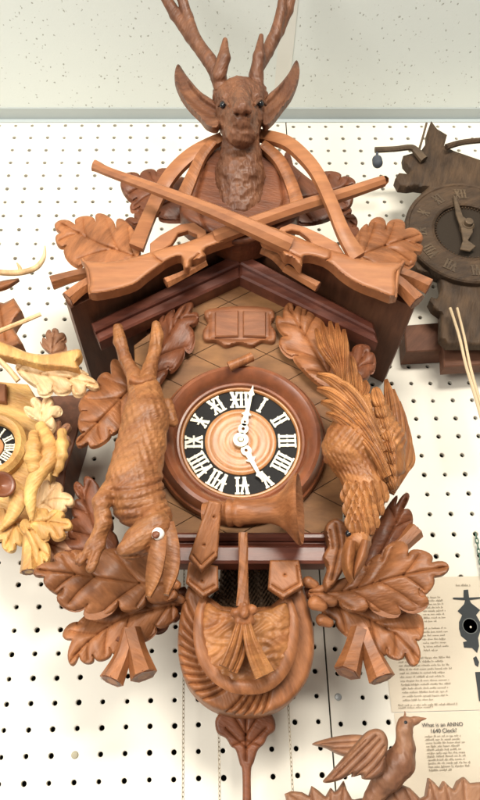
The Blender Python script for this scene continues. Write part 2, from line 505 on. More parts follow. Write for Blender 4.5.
OLDW = wood('aged_dark_wood', (.085, .050, .027), (.032, .019, .011), rough=.6, chisel=.35, bump=.6, var=.03, coat=0, gs=1.5)
OLDB = wood('backboard_brown', (.16, .072, .042), (.09, .038, .023), rough=.6, chisel=.02, bump=.2, var=.02, coat=0)
BONE = plain('bone_plastic', (.74, .70, .55), .4, bump=.1)
BLACK = plain('dial_black', (.012, .011, .011), .6, bump=.15, spec=.15)
GLASSB = plain('black_glass_eye', (.01, .01, .012), .08)
WHITE = plain('eye_white', (.85, .84, .78), .2)
HOLE = plain('peg_void', (.012, .011, .010), .9)
METAL = plain('chain_brass', (.42, .36, .27), .4, .8)
STEEL = plain('galvanised', (.42, .44, .44), .45, .6, bump=.2)
BLUEG = plain('blue_grey_stone', (.05, .058, .072), .7, bump=.6, bs=200)
CORD = plain('tan_cord', (.55, .42, .26), .8, bump=.4)
GREEN = plain('green_chain', (.10, .17, .13), .5, .5)
PAPER = plain('aged_paper', (.68, .59, .46), .75, bump=.08, var=.04)
INK = plain('ink', (.36, .30, .22), .8)
INKD = plain('ink_dark', (.035, .04, .042), .8)
def front_mat():
    m = wood('incised_house_front', (.235, .115, .046), (.150, .068, .028), chisel=.05, bump=.2, var=0, turn=0, grain=(.5, 1, 1.6), coat=.0, rough=.6)
    t = m.node_tree; L = t.links.new; b = [n for n in t.nodes if n.type == 'BSDF_PRINCIPLED'][0]
    geo = N(t, 'ShaderNodeNewGeometry'); sp = N(t, 'ShaderNodeSeparateXYZ'); L(geo.outputs['Position'], sp.inputs[0])
    o = W(229, 302, 4.8)*IN; pitch = 1.62*IN
    def line(sx, sz):
        a = N(t, 'ShaderNodeMath', operation='MULTIPLY_ADD'); a.inputs[1].default_value = sx/pitch; a.inputs[2].default_value = -(o[0]*sx+o[2]*sz)/pitch+.5+40
        L(sp.outputs[0], a.inputs[0])
        c = N(t, 'ShaderNodeMath', operation='MULTIPLY_ADD'); c.inputs[1].default_value = sz/pitch; L(sp.outputs[2], c.inputs[0]); L(a.outputs[0], c.inputs[2])
        f = N(t, 'ShaderNodeMath', operation='FRACT'); L(c.outputs[0], f.inputs[0])
        s = N(t, 'ShaderNodeMath', operation='SUBTRACT'); s.inputs[1].default_value = .5; L(f.outputs[0], s.inputs[0])
        q = N(t, 'ShaderNodeMath', operation='ABSOLUTE'); L(s.outputs[0], q.inputs[0]); return q
    a = line(.5, .866); c = line(-.5, .866)
    mn = N(t, 'ShaderNodeMath', operation='MINIMUM'); L(a.outputs[0], mn.inputs[0]); L(c.outputs[0], mn.inputs[1])
    rg = N(t, 'ShaderNodeMapRange'); rg.inputs['From Max'].default_value = .011; L(mn.outputs[0], rg.inputs['Value'])
    bp = N(t, 'ShaderNodeBump'); bp.inputs['Distance'].default_value = .0022; bp.inputs['Strength'].default_value = 1
    old = b.inputs['Normal'].links[0].from_socket; L(old, bp.inputs['Normal']); L(rg.outputs[0], bp.inputs['Height']); L(bp.outputs[0], b.inputs['Normal'])
    mx = N(t, 'ShaderNodeMix', data_type='RGBA'); src = b.inputs['Base Color'].links[0].from_socket
    L(rg.outputs[0], mx.inputs['Factor']); mx.inputs['A'].default_value = (.12, .058, .028, 1); L(src, mx.inputs['B']); L(mx.outputs['Result'], b.inputs['Base Color'])
    return m
FRONT = front_mat()
def wall_mat():
    m, t, b = nt('white_pegboard'); L = t.links.new
    geo = N(t, 'ShaderNodeNewGeometry')
    n = N(t, 'ShaderNodeTexNoise'); n.inputs['Scale'].default_value = 5; n.inputs['Detail'].default_value = 5
    L(geo.outputs['Position'], n.inputs['Vector'])
    c = N(t, 'ShaderNodeValToRGB'); e = c.color_ramp.elements
    e[0].position = .3; e[0].color = (.74, .695, .60, 1); e[1].position = .62; e[1].color = (.83, .785, .68, 1)
    L(n.outputs[0], c.inputs[0]); L(c.outputs[0], b.inputs['Base Color'])
    n2 = N(t, 'ShaderNodeTexNoise'); n2.inputs['Scale'].default_value = 160; n2.inputs['Detail'].default_value = 4
    L(geo.outputs['Position'], n2.inputs['Vector'])
    bp = N(t, 'ShaderNodeBump'); bp.inputs['Strength'].default_value = .12; bp.inputs['Distance'].default_value = .0005
    L(n2.outputs[0], bp.inputs['Height']); L(bp.outputs[0], b.inputs['Normal'])
    b.inputs['Roughness'].default_value = .42; return m
WALL = wall_mat()
def ceil_mat():
    m, t, b = nt('acoustic_tile'); L = t.links.new
    geo = N(t, 'ShaderNodeNewGeometry')
    v = N(t, 'ShaderNodeTexVoronoi'); v.inputs['Scale'].default_value = 200; v.inputs['Randomness'].default_value = 1
    mp = N(t, 'ShaderNodeMapping'); mp.inputs['Scale'].default_value = (1, .75, 1); L(geo.outputs['Position'], mp.inputs[0])
    nz = N(t, 'ShaderNodeTexNoise'); nz.inputs['Scale'].default_value = 240; L(mp.outputs[0], nz.inputs['Vector'])
    ad = N(t, 'ShaderNodeVectorMath', operation='MULTIPLY_ADD'); ad.inputs[1].default_value = (.005,)*3
    L(nz.outputs['Color'], ad.inputs[0]); L(mp.outputs[0], ad.inputs[2]); L(ad.outputs[0], v.inputs['Vector'])
    sp = N(t, 'ShaderNodeSeparateColor'); L(v.outputs['Color'], sp.inputs[0])
    th = N(t, 'ShaderNodeMapRange'); th.inputs['To Min'].default_value = -.16; th.inputs['To Max'].default_value = .25; L(sp.outputs[0], th.inputs['Value'])
    lt = N(t, 'ShaderNodeMath', operation='SUBTRACT'); L(v.outputs['Distance'], lt.inputs[0]); L(th.outputs[0], lt.inputs[1])
    rg = N(t, 'ShaderNodeMapRange'); rg.inputs['From Min'].default_value = -.04; rg.inputs['From Max'].default_value = .04; L(lt.outputs[0], rg.inputs['Value'])
    mx = N(t, 'ShaderNodeMix', data_type='RGBA'); L(rg.outputs[0], mx.inputs['Factor'])
    mx.inputs['A'].default_value = (.42, .43, .39, 1); mx.inputs['B'].default_value = (.78, .83, .80, 1); L(mx.outputs['Result'], b.inputs['Base Color'])
    n2 = N(t, 'ShaderNodeTexNoise'); n2.inputs['Scale'].default_value = 350; n2.inputs['Detail'].default_value = 5; L(geo.outputs['Position'], n2.inputs['Vector'])
    hh = N(t, 'ShaderNodeMath', operation='MULTIPLY_ADD'); hh.inputs[1].default_value = .35; L(n2.outputs[0], hh.inputs[0]); L(rg.outputs[0], hh.inputs[2])
    bp = N(t, 'ShaderNodeBump'); bp.inputs['Strength'].default_value = .5; bp.inputs['Distance'].default_value = .001
    L(hh.outputs[0], bp.inputs['Height']); L(bp.outputs[0], b.inputs['Normal'])
    b.inputs['Roughness'].default_value = .9; return m
CEIL = ceil_mat()

# ------------------------------------------------------------------ the wall and the ceiling
TOP = 36.86+ZO
SEAM = 4.73
def pegboard(x0, x1, hx, hz, z0, name):
    rad = .108; K = 12; V = []; Fc = []
    z1 = TOP
    cx0 = math.ceil(x0-hx+.2); cx1 = math.floor(x1-hx-.2)
    cz0 = math.ceil(z0-hz+.2); cz1 = math.floor(z1-hz-.2)
    xe = [x0]+[hx+i+.5 for i in range(cx0, cx1)]+[x1]
    ze = [z0]+[hz+i+.5 for i in range(cz0, cz1)]+[z1]
    for i in range(len(xe)-1):
        for j in range(len(ze)-1):
            X = hx+cx0+i; Z = hz+cz0+j
            xa, xb, za, zb = xe[i], xe[i+1], ze[j], ze[j+1]
            b = len(V)
            sq = []
            for k in range(K):
                t = 2*math.pi*k/K+math.pi/4; c, s = math.cos(t), math.sin(t)
                m = max(abs(c), abs(s)); c, s = c/m, s/m
                sq.append((X+(xb-X if c > 0 else X-xa)*c, 0, Z+(zb-Z if s > 0 else Z-za)*s))
            V += sq
            jx, jz = RNG.uniform(-.012, .012, 2)
            rj = RNG.uniform(-.012, .012); ch_ = RNG.uniform(-.02, .03, K)
            for r_, y in ((rad+.03+rj, 0.0), (rad+rj, .02), (rad+rj, .22)):
                V += [(X+jx+(r_+(ch_[k] if y == 0 else 0))*math.cos(2*math.pi*k/K+math.pi/4), y, Z+jz+(r_+(ch_[k] if y == 0 else 0))*math.sin(2*math.pi*k/K+math.pi/4)) for k in range(K)]
            for q in range(3):
                for k in range(K):
                    k2 = (k+1) % K
                    Fc.append((b+q*K+k, b+q*K+k2, b+(q+1)*K+k2, b+(q+1)*K+k))
    n = len(V)
    V += [(x0, 0, z0), (x1, 0, z0), (x1, 0, z1), (x0, 0, z1), (x0, .22, z0), (x1, .22, z0), (x1, .22, z1), (x0, .22, z1)]
    Fc += [(n+1, n+2, n+6, n+5), (n, n+4, n+7, n+3)]
    return mk(name, V, Fc, WALL, None, False)
pb = pegboard(-23, SEAM-.035, -11.77, 36.344+ZO, ZO-14.0, 'pegboard_panel')
tag(pb, 'white pegboard panel behind the hare side of the large clock, left of the seam', 'pegboard', 'white pegboard panels')
pb2 = pegboard(SEAM+.035, 30, 5.17, 36.239+ZO, ZO-14.0, 'pegboard_panel')
tag(pb2, 'white pegboard panel behind the printed paper and the game bird, right of the seam', 'pegboard', 'white pegboard panels')
b = MB().box((-24, .45, ZO-15), (31, .7, TOP+1)).build('back_wall', HOLE, None, False); tag(b, kind='structure')
c = MB().box((-60, -80, TOP+.0), (70, .8, TOP+.5)).build('ceiling', CEIL, None, False); tag(c, kind='structure')
# wall angle and the tee of the ceiling grid
TRIM = plain('painted_grid_metal', (.44, .49, .49), .4, bump=.05)
g = MB().box((-60, -.9, TOP-.05), (70, -.012, TOP-.004)).box((-60, -.06, TOP-.30), (70, -.012, TOP-.05)).build('ceiling_edge_trim', TRIM, None, False); tag(g, kind='structure')
g = MB().box((SEAM-.85, -80, TOP-.03), (SEAM+.03, -.91, TOP-.004)).build('ceiling_grid_bar', plain('grid_tee', (.78, .78, .72), .5), None, False); tag(g, kind='structure')
# two hole plugs / screws in the pegboard
for (px, py, lb) in ((338, 697, 'galvanised round screw head in the pegboard just right of the seam under the carved leaves'), (75, 755, 'pale dusty plug filling a peg hole low on the left panel')):
    p = W(px, py, 0); 
    s_ = lathe('screw' if px > 200 else 'hole_plug', p, (0, -1, 0), [(.0, -.1), (.13, -.1), (.15, .01), (.12, .06), (.04, .085), (0, .085)], STEEL if px > 200 else plain('dusty_plug', (.42, .38, .27), .8), None, 20)
    tag(s_, lb, 'screw' if px > 200 else 'plug')

# ================================================================== the large cuckoo clock
clock = thing('cuckoo_clock', 'large brown cuckoo clock with carved deer head, crossed rifles and a hanging hare', 'cuckoo clock', (1.36, 0, 60))
# case, front, roof
def board(poly_xz, y0, y1):
    n = len(poly_xz); v = [(x, y0, z) for x, z in poly_xz]+[(x, y1, z) for x, z in poly_xz]
    f = [tuple(range(n)), tuple(range(2*n-1, n-1, -1))]+[(i, i+n, (i+1) % n+n, (i+1) % n) for i in range(n)]
    return v, f
v, f = board([(-3.0, 65.2), (5.4, 65.2), (5.4, 75.2), (1.36, 77.6), (-3.0, 75.2)], -4.38, -.02)
mk('case', v, f, ROOF, clock, True, 30)
prism('house_front', [(152, 560), (342, 560), (346, 345), (240, 262), (134, 345), (140, 500)], 4.8, .38, FRONT, clock)
def roof_side(sg):
    xe = -6.02 if sg < 0 else 8.72; ze = 73.42 if sg < 0 else 73.3
    ax, az = 1.36, 77.75
    dx, dz = xe-ax, ze-az; L = math.hypot(dx, dz); nx, nz = abs(dz)/L*(1 if dx > 0 else -1), abs(dx)/L
    t = .5
    m = MB(); v, f = board([(ax, az), (xe, ze), (xe+nx*t, ze+nz*t), (ax, az+t/abs(dx)*L)], -6.9, -.02); m.add(v, f)
    return m.build('roof_panel', ROOF, clock, True, 30)
roof_side(-1); roof_side(1)
def trim(sg):
    if sg < 0: A = [(240, 251), (91, 322.5), (99, 341), (240, 276)]; B = [(240, 251), (91.5, 323), (95, 331), (240, 263)]
    else: A = [(240, 251), (374, 322), (378, 342), (240, 276)]; B = [(240, 251), (373.5, 322.6), (375.7, 332), (240, 263)]
    o = prism('gable_moulding', A, 5.6, .85, MAHO, clock, .09)
    p = prism('moulding_step', B, 5.86, .3, MAHO, o, .08)
trim(-1); trim(1)
# base moulding, three steps
for nm, y0, y1, d, th in (('base_moulding', 545, 563, 5.7, 1.0), ('base_moulding', 532, 540, 5.5, .8), ('base_moulding', 540, 546, 5.25, .5)):
    prism(nm, [(165, y0), (327, y0), (327, y1), (165, y1)], d, th, MAHO, clock, .1)
# ---------------------------------------------------------------- dial
DC = W(240.5, 443.5, 4.8); s0 = S(240, 443, 4.8)
def ring(name, prof, mat, par, sides=96): return lathe(name, DC, (0, -1, 0), prof, mat, par, sides)
R = s0
bez = ring('dial_bezel', [(60*R, -.1), (60*R, .32), (61*R, .40), (63*R, .42), (64.5*R, .36), (66*R, .52), (70*R, .78), (74.5*R, .90), (78*R, .86), (81*R, .62), (82.5*R, .40), (84.5*R, .36), (85.5*R, .2), (85.5*R, -.1)], BEZ, clock)
dial = ring('dial', [(0, .16), (37*R, .16), (56.5*R, .16), (57*R, .14), (57*R, .0)], BLACK, clock)
rim = ring('dial_rim', [(56.6*R, .1), (56.6*R, .24), (57.6*R, .30), (59*R, .30), (60.5*R, .24), (60.5*R, .1)], DISC, dial)
ring('dial_centre', [(0, .20), (6*R, .2), (8*R, .22), (9.5*R, .205), (11*R, .23), (15*R, .235), (16.5*R, .22), (18*R, .24), (22*R, .245), (24*R, .23), (26*R, .25), (29*R, .25), (30*R, .235), (31*R, .255), (34*R, .255), (35.5*R, .22), (35.7*R, .16)], DISC, dial)
def num_geo(txt):
    """raised roman numeral, upright, centred on 0, height 1, in units of numeral height"""
    polys = []
    def stem(x, w=.165): polys.append([(x-w/2, -.40), (x+w/2, -.40), (x+w/2, .40), (x-w/2, .40)]); serif(x); serif(x, -1)
    def serif(x, s=1, w=.30):
        y = .40*s
        polys.append([(x-w/2, y), (x-w/2-.015, y+.08*s), (x-w/2+.04, y+.10*s), (x+w/2-.04, y+.10*s), (x+w/2+.015, y+.08*s), (x+w/2, y)][::(-1 if s > 0 else 1)])
        polys.append([(x-.11, .05), (x-.11, -.05), (x+.11, -.05), (x+.11, .05)])
    def bar(x0, y0, x1, y1, w):
        dx, dy = x1-x0, y1-y0; L = math.hypot(dx, dy); nx, ny = -dy/L*w/2, dx/L*w/2
        polys.append([(x0+nx, y0+ny), (x0-nx, y0-ny), (x1-nx, y1-ny), (x1+nx, y1+ny)])
    wd = {'I': .29, 'V': .52, 'X': .54}; tot = sum(wd[c] for c in txt); x = -tot/2
    for c in txt:
        xc = x+wd[c]/2
        if c == 'I': stem(xc)
        if c == 'V': bar(xc-.17, .42, xc, -.42, .19); bar(xc+.17, .42, xc, -.42, .13); serif(xc-.17, 1, .24); serif(xc+.17, 1, .22); serif(xc, -1, .2)
        if c == 'X': bar(xc-.17, .42, xc+.17, -.42, .19); bar(xc+.17, .42, xc-.17, -.42, .13); [serif(xc+a, b_, .23) for a in (-.17, .17) for b_ in (-1, 1)]
        x += wd[c]
    return polys
def numeral(txt, ang, rad, h, par, ctr, y, sc=1.0):
    m = MB(); ca, sa = math.cos(ang), math.sin(ang)          # ang clockwise from 12
    for q, pl in enumerate(num_geo(txt)):
        n = len(pl); vv = []; hh = .055+.003*(q % 5)
        for (a, b_) in pl:
            X = a*h*.92; Z = b_*h+rad
            vv.append((ctr[0]+X*ca+Z*sa, ctr[2]-X*sa+Z*ca))
        v = [(a, y-hh, b_) for a, b_ in vv]+[(a, y+.01, b_) for a, b_ in vv]
        ar = sum(vv[i][0]*vv[(i+1) % n][1]-vv[(i+1) % n][0]*vv[i][1] for i in range(n))
        f = [tuple(range(n)), tuple(range(2*n-1, n-1, -1))]+[(i, i+n, (i+1) % n+n, (i+1) % n) for i in range(n)]
        if ar < 0: f = [t[::-1] for t in f]
        m.add(v, f)
    return m.build('numeral', BONE, par, False, None)
for i, tx in enumerate(['XII', 'I', 'II', 'III', 'IIII', 'V', 'VI', 'VII', 'VIII', 'IX', 'X', 'XI']):
    o = numeral(tx, math.radians(30*i), 46.4*R, 18.0*R, dial, DC, DC[1]-.16); o['label'] = 'bone coloured roman numeral '+tx
def hand(name, tip, yo, scale, par):
    """pierced carved hand from the dial centre to pixel tip"""
    c = DC+np.array([0, -yo, 0]); t = W(tip[0], tip[1], -(c[1])); a = t-c; L = np.linalg.norm(a); a /= L; b_ = np.array([-a[2], 0, a[0]])
    m = MB()
    def rg(cx, r1, r2, n=18, sx=1.0):
        V = []; 
        for yy in (-.05, .0):
            for r_ in (r2, r1):
                for k in range(n):
                    th = 2*math.pi*k/n; V.append(c+a*(cx+r_*math.cos(th)*sx)+b_*r_*math.sin(th)+np.array([0, yy, 0]))
        f = []
        for k in range(n):
            k2 = (k+1) % n
            f += [(k, k2, n+k2, n+k), (2*n+k2, 2*n+k, 3*n+k, 3*n+k2), (k2, k, 2*n+k, 2*n+k2), (n+k, n+k2, 3*n+k2, 3*n+k)]
        m.add(V, f)
    def plate(pts):
        n = len(pts); V = [c+a*x+b_*y_+np.array([0, -.055, 0]) for x, y_ in pts]+[c+a*x+b_*y_ for x, y_ in pts]
        m.add(V, [tuple(range(n)), tuple(range(2*n-1, n-1, -1))]+[(i, (i+1) % n, (i+1) % n+n, i+n) for i in range(n)])
    rg(0, 3.2*R, 7.6*R)
    rg(12*R, 1.6*R, 5.2*R, sx=1.1)
    if scale > 1: rg(20*R, 1.2*R, 3.8*R, sx=1.3)
    e = (17 if scale <= 1 else 23)*R
    w_ = 2.0*R
    out = [(e-2*R, w_*1.6), (e+4*R, w_*1.2), (e+5*R, w_*2.6), (e+8*R, w_*1.1), (L*.80, w_*.8), (L*.84, w_*1.8), (L*.90, w_*.8), (L, .2*R)]
    plate(out+[(x, -y_) for x, y_ in out[::-1]])
    o = m.build(name, BONE, par, False, None)
    import bmesh
    bm = bmesh.new(); bm.from_mesh(o.data); bmesh.ops.recalc_face_normals(bm, faces=bm.faces); bm.to_mesh(o.data); bm.free(); return o
hand('hour_hand', (262.5, 481), .30, 1.0, dial); hand('minute_hand', (253, 386), .38, 1.2, dial)
lathe('hand_nut', DC+np.array([0, -.36, 0]), (0, -1, 0), [(3.1*R, 0), (3.1*R, .06), (2.2*R, .12), (0, .13)], METAL, dial, 20)
# little twig on top of the bezel, chalet plaque with two shutters
ptube('bezel_twig', [(229, 367, 5.9, 5.5), (240, 362, 5.95, 4.5), (252, 357, 5.9, 4.8)], WALN, clock, 10)
pl = relief('gable_plaque', catmull([(210, 309), (240, 306), (269, 308), (275, 316), (271, 324), (276, 333), (274, 342), (262, 341), (252, 346), (239, 343), (226, 346), (216, 341), (205, 340), (203, 331), (208, 323), (204, 314)], 4, True), 5.0, PLAQ, clock, th=.3, rim=2.5, H=.08,
            creases=[([(210, 314), (210, 338), (240, 341), (270, 338), (270, 314)], 1.0, .05)])
prism('shutter', [(215, 311.5), (238.5, 310), (238.5, 336), (215, 336.5)], 5.2, .25, PLAQ, pl, .05)
prism('shutter', [(243, 310.5), (266, 311.5), (266, 336.5), (243, 336)], 5.2, .25, PLAQ, pl, .05)

# ---------------------------------------------------------------- oak leaves round the case
def L_(seq, mid, dep, mat=WALN, **k): return leaf('oak_leaf', seq, mid, dep, mat, clock, **k)
# roof corners
L_([(135, 250), (127, 224), (116, 229), (105, 214), (96, 222), (83, 216), (76, 224), (59, 221), (62, 232), (57, 242), (67, 246), (69, 259), (80, 260), (100, 274), (124, 264)],
   [(134, 256), (100, 243), (62, 223)], [(60, 222, 6.3), (130, 255, 7.1), (70, 258, 6.6)], rip=.14) if False else None
L_([(138, 248), (127, 222), (116, 229), (104, 214), (96, 222), (83, 216), (76, 225), (58, 221), (61, 233), (56, 242), (66, 246), (70, 262), (84, 262), (105, 276), (128, 264), (138, 258)],
   [(134, 256), (100, 244), (62, 224)], [(60, 222, 6.3), (130, 255, 7.1), (70, 258, 6.6)], rip=.14)
L_([(352, 252), (361, 228), (368, 233), (377, 217), (386, 230), (396, 219), (405, 229), (421, 233), (416, 243), (423, 249), (414, 252), (414, 264), (403, 263), (390, 275), (362, 262), (352, 258)],
   [(356, 257), (385, 246), (419, 235)], [(356, 255, 7.1), (420, 235, 6.3), (400, 265, 6.6)], rip=.14)
# behind the barrels
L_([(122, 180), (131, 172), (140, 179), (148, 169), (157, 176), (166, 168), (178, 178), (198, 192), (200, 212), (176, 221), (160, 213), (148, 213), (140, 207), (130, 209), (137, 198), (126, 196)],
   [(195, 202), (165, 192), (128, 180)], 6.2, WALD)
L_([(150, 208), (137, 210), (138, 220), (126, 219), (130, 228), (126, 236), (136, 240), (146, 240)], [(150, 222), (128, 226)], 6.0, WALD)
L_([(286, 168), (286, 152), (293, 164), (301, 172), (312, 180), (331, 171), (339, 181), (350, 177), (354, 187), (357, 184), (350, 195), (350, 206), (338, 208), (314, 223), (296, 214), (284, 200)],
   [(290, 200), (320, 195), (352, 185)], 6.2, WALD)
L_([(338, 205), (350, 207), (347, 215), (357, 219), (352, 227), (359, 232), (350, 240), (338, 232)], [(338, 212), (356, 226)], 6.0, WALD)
# on the gable either side
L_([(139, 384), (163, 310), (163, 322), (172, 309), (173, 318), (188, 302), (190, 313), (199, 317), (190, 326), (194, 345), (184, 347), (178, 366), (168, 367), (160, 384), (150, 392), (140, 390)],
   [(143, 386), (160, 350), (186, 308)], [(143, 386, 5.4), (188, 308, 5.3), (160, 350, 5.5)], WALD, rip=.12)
L_([(283, 318), (288, 303), (294, 311), (303, 305), (306, 315), (318, 312), (322, 328), (338, 340), (336, 360), (346, 395), (328, 388), (303, 370), (298, 356), (281, 348), (287, 336), (276, 322)],
   [(340, 392), (315, 352), (289, 309)], [(340, 392, 5.4), (289, 309, 5.3), (315, 352, 5.5)], WALN, rip=.12)
L_([(128, 384), (118, 360), (111, 374), (99, 376), (101, 386), (81, 399), (87, 411), (78, 421), (85, 432), (76, 444), (88, 443), (102, 444), (110, 430), (122, 428), (132, 410), (136, 392)],
   [(131, 388), (108, 412), (80, 441)], [(131, 388, 5.2), (78, 443, 5.8), (110, 410, 5.4)], WALN, rip=.12)
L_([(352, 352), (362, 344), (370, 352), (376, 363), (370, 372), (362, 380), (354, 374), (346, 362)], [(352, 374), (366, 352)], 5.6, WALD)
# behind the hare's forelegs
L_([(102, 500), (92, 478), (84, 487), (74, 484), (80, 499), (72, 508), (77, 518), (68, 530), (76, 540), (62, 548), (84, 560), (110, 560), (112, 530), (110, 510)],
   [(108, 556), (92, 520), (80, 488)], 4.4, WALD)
# lower left pair
L_([(172, 572), (150, 548), (128, 558), (112, 548), (98, 560), (80, 550), (74, 556), (60, 552), (56, 562), (35, 569), (44, 577), (52, 592), (63, 589), (64, 608), (88, 604), (94, 619), (119, 602), (133, 611), (146, 597), (166, 602), (176, 590), (178, 582)],
   [(178, 584), (140, 583), (95, 577), (40, 570)], [(178, 584, 5.0), (40, 570, 6.2), (100, 612, 6.2)], WALN, rip=.13, cup=.16)
L_([(168, 598), (130, 598), (100, 606), (82, 618), (82, 622), (64, 630), (72, 640), (69, 663), (79, 655), (88, 664), (93, 655), (105, 660), (110, 648), (122, 652), (130, 638), (148, 640), (154, 624), (172, 622), (174, 606)],
   [(172, 606), (130, 616), (98, 634), (74, 656)], [(172, 606, 4.4), (72, 655, 5.0), (130, 640, 4.9)], WALN, rip=.12)
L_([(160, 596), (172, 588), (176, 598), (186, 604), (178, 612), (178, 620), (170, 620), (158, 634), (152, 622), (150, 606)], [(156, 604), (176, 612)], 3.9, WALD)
# lower right pair
L_([(309, 590), (330, 582), (346, 578), (356, 566), (366, 570), (374, 556), (382, 560), (396, 541), (408, 556), (422, 550), (432, 562), (449, 567), (434, 577), (428, 593), (419, 590), (424, 610), (397, 604), (390, 617), (366, 600), (358, 612), (338, 600), (322, 604)],
   [(306, 593), (350, 590), (395, 577), (444, 567)], [(306, 592, 5.0), (444, 567, 6.2), (385, 612, 6.3)], WALN, rip=.13, cup=.16)
L_([(330, 600), (370, 600), (400, 604), (412, 610), (416, 614), (424, 628), (416, 640), (418, 664), (405, 654), (394, 659), (387, 648), (374, 655), (360, 638), (347, 636), (336, 620)],
   [(330, 604), (365, 617), (395, 634), (418, 658)], [(330, 604, 4.4), (418, 655, 5.1), (360, 640, 4.9)], WALN, rip=.12)
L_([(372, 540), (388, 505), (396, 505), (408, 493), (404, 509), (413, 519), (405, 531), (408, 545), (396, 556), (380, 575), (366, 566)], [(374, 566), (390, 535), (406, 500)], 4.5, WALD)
# acorns and buds at the inner ends
for (x, y, d, r_) in ((173, 582, 5.2, 6), (178, 597, 4.6, 5.5), (311, 582, 5.3, 6), (318, 603, 5.4, 7.5), (325, 620, 4.8, 6.5), (165, 592, 4.6, 6)):
    v = []; 
    o = solid('acorn', [(x-3, y, d, r_, x+4, y+3, d, r_*.75)], WALN, clock, .06)
# sawn branch stubs
def stub(pts, par=clock, mat=WALN):
    """a branch with a sawn end at the last point"""
    o = ptube('branch_stub', pts, mat, par, 6, 5, auto=24)
    e = W(*pts[-1][:3]); a = W(*pts[-1][:3])-W(*pts[-2][:3]); a /= np.linalg.norm(a); r_ = pts[-1][3]*S(*pts[-1][:3])
    lathe('sawn_end', e, a, [(r_*.90, -.05), (r_*.84, .02), (r_*.5, -.0), (0, -.02)], WALD, o, 6)
    return o
stub([(130, 630, 4.8, 9), (123, 656, 4.9, 9), (111.5, 681, 5.1, 13)]); stub([(131, 630, 4.8, 10), (137, 652, 4.9, 10.5), (144, 676, 5.1, 14)])
stub([(360, 630, 4.8, 10), (354, 650, 4.9, 10.5), (347, 673, 5.1, 14)]); stub([(362, 630, 4.8, 9), (371, 653, 4.9, 10), (382, 679, 5.1, 14)])
stub([(92, 273, 7.0, 7), (75, 276, 7.0, 6.5), (52, 283, 7.0, 8)]); stub([(98, 280, 7.3, 8), (82, 288, 7.3, 7.5), (68, 299, 7.3, 8.5)])
stub([(392, 272, 7.0, 8), (410, 278, 7.0, 8), (429, 287, 7.0, 9)]); stub([(388, 277, 7.3, 9), (402, 287, 7.3, 8.5), (417, 302, 7.3, 10)])
stub([(205, 262, 7.1, 5), (185, 274, 7.1, 4.5), (166, 283, 7.1, 6)]); stub([(262, 250, 7.1, 5), (274, 256, 7.1, 5), (287, 267, 7.1, 6.5)]); stub([(285, 268, 7.1, 5), (300, 277, 7.1, 5), (318, 287, 7.1, 6)])
stub([(392, 552, 4.4, 9), (404, 542, 4.4, 8.5), (416, 530, 4.4, 9.5)])
# hidden carved branch that carries the lower leaves
ptube('carved_branch', [(186, 592, 3.6, 6), (150, 606, 4.0, 8), (126, 630, 4.4, 9), (120, 645, 4.6, 9)], WALD, clock, 10)
ptube('carved_branch', [(304, 592, 3.6, 6), (340, 604, 4.0, 8), (362, 625, 4.4, 9), (366, 640, 4.6, 9)], WALD, clock, 10)
ptube('carved_branch', [(350, 560, 3.8, 7), (375, 560, 4.0, 8), (395, 552, 4.2, 8)], WALD, clock, 10)
ptube('carved_branch', [(150, 560, 3.8, 7), (120, 560, 4.0, 8), (95, 540, 4.1, 8)], WALD, clock, 10)

# ---------------------------------------------------------------- crossed rifles
def rifle(stock, barrel, guard_o, guard_i, butt, d, curl, crs):
    root = relief('rifle', stock, d, GUNW, clock, th=.45, rim=4.5, H=.22, step=1.6, creases=crs)
    ptube('barrel', barrel, GUNW, root, 8, 4, auto=25)
    pts = guard_o+guard_i[::-1]
    prism('trigger_guard', pts, d-.15 if np.isscalar(d) else d, .3, GUNW, root, .04)
    strip('butt_plate', butt, GUNW, root, th=.4, arch=.12, nv=7)
    return root
rifle(catmull([(243, 227), (222, 228), (200, 237), (184, 243), (172, 246), (158, 250), (127, 259), (105, 262), (84, 261), (87, 268), (90, 280), (90.5, 294), (112, 292), (135, 285), (147, 276), (158, 268), (168, 261), (181, 257), (184, 268), (189, 268), (192, 261), (199, 260), (206, 256), (206, 249), (242, 236)], 3, True),
      [(215, 238, 7.6, 8), (250, 225, 7.85, 8), (300, 207.5, 7.85, 7.6), (340, 195.5, 7.8, 7), (379, 182.5, 7.75, 6), (384, 181, 7.75, 5.4)],
      [(150, 262), (150, 243), (160, 235), (180, 224), (194, 222), (206, 230), (207, 237)], [(160, 262), (162, 250), (171, 244), (178, 233), (188, 230), (197, 234), (198, 239)],
      [(82, 258, 7.7, 1.6), (88, 270, 7.75, 2.2), (90, 294, 7.7, 1.6)], [(88, 285, 7.8), (230, 230, 7.5)], None,
      [([(150, 250), (156, 258), (162, 262)], 1.0, .10), ([(190, 262), (199, 254)], 1.2, .10)])
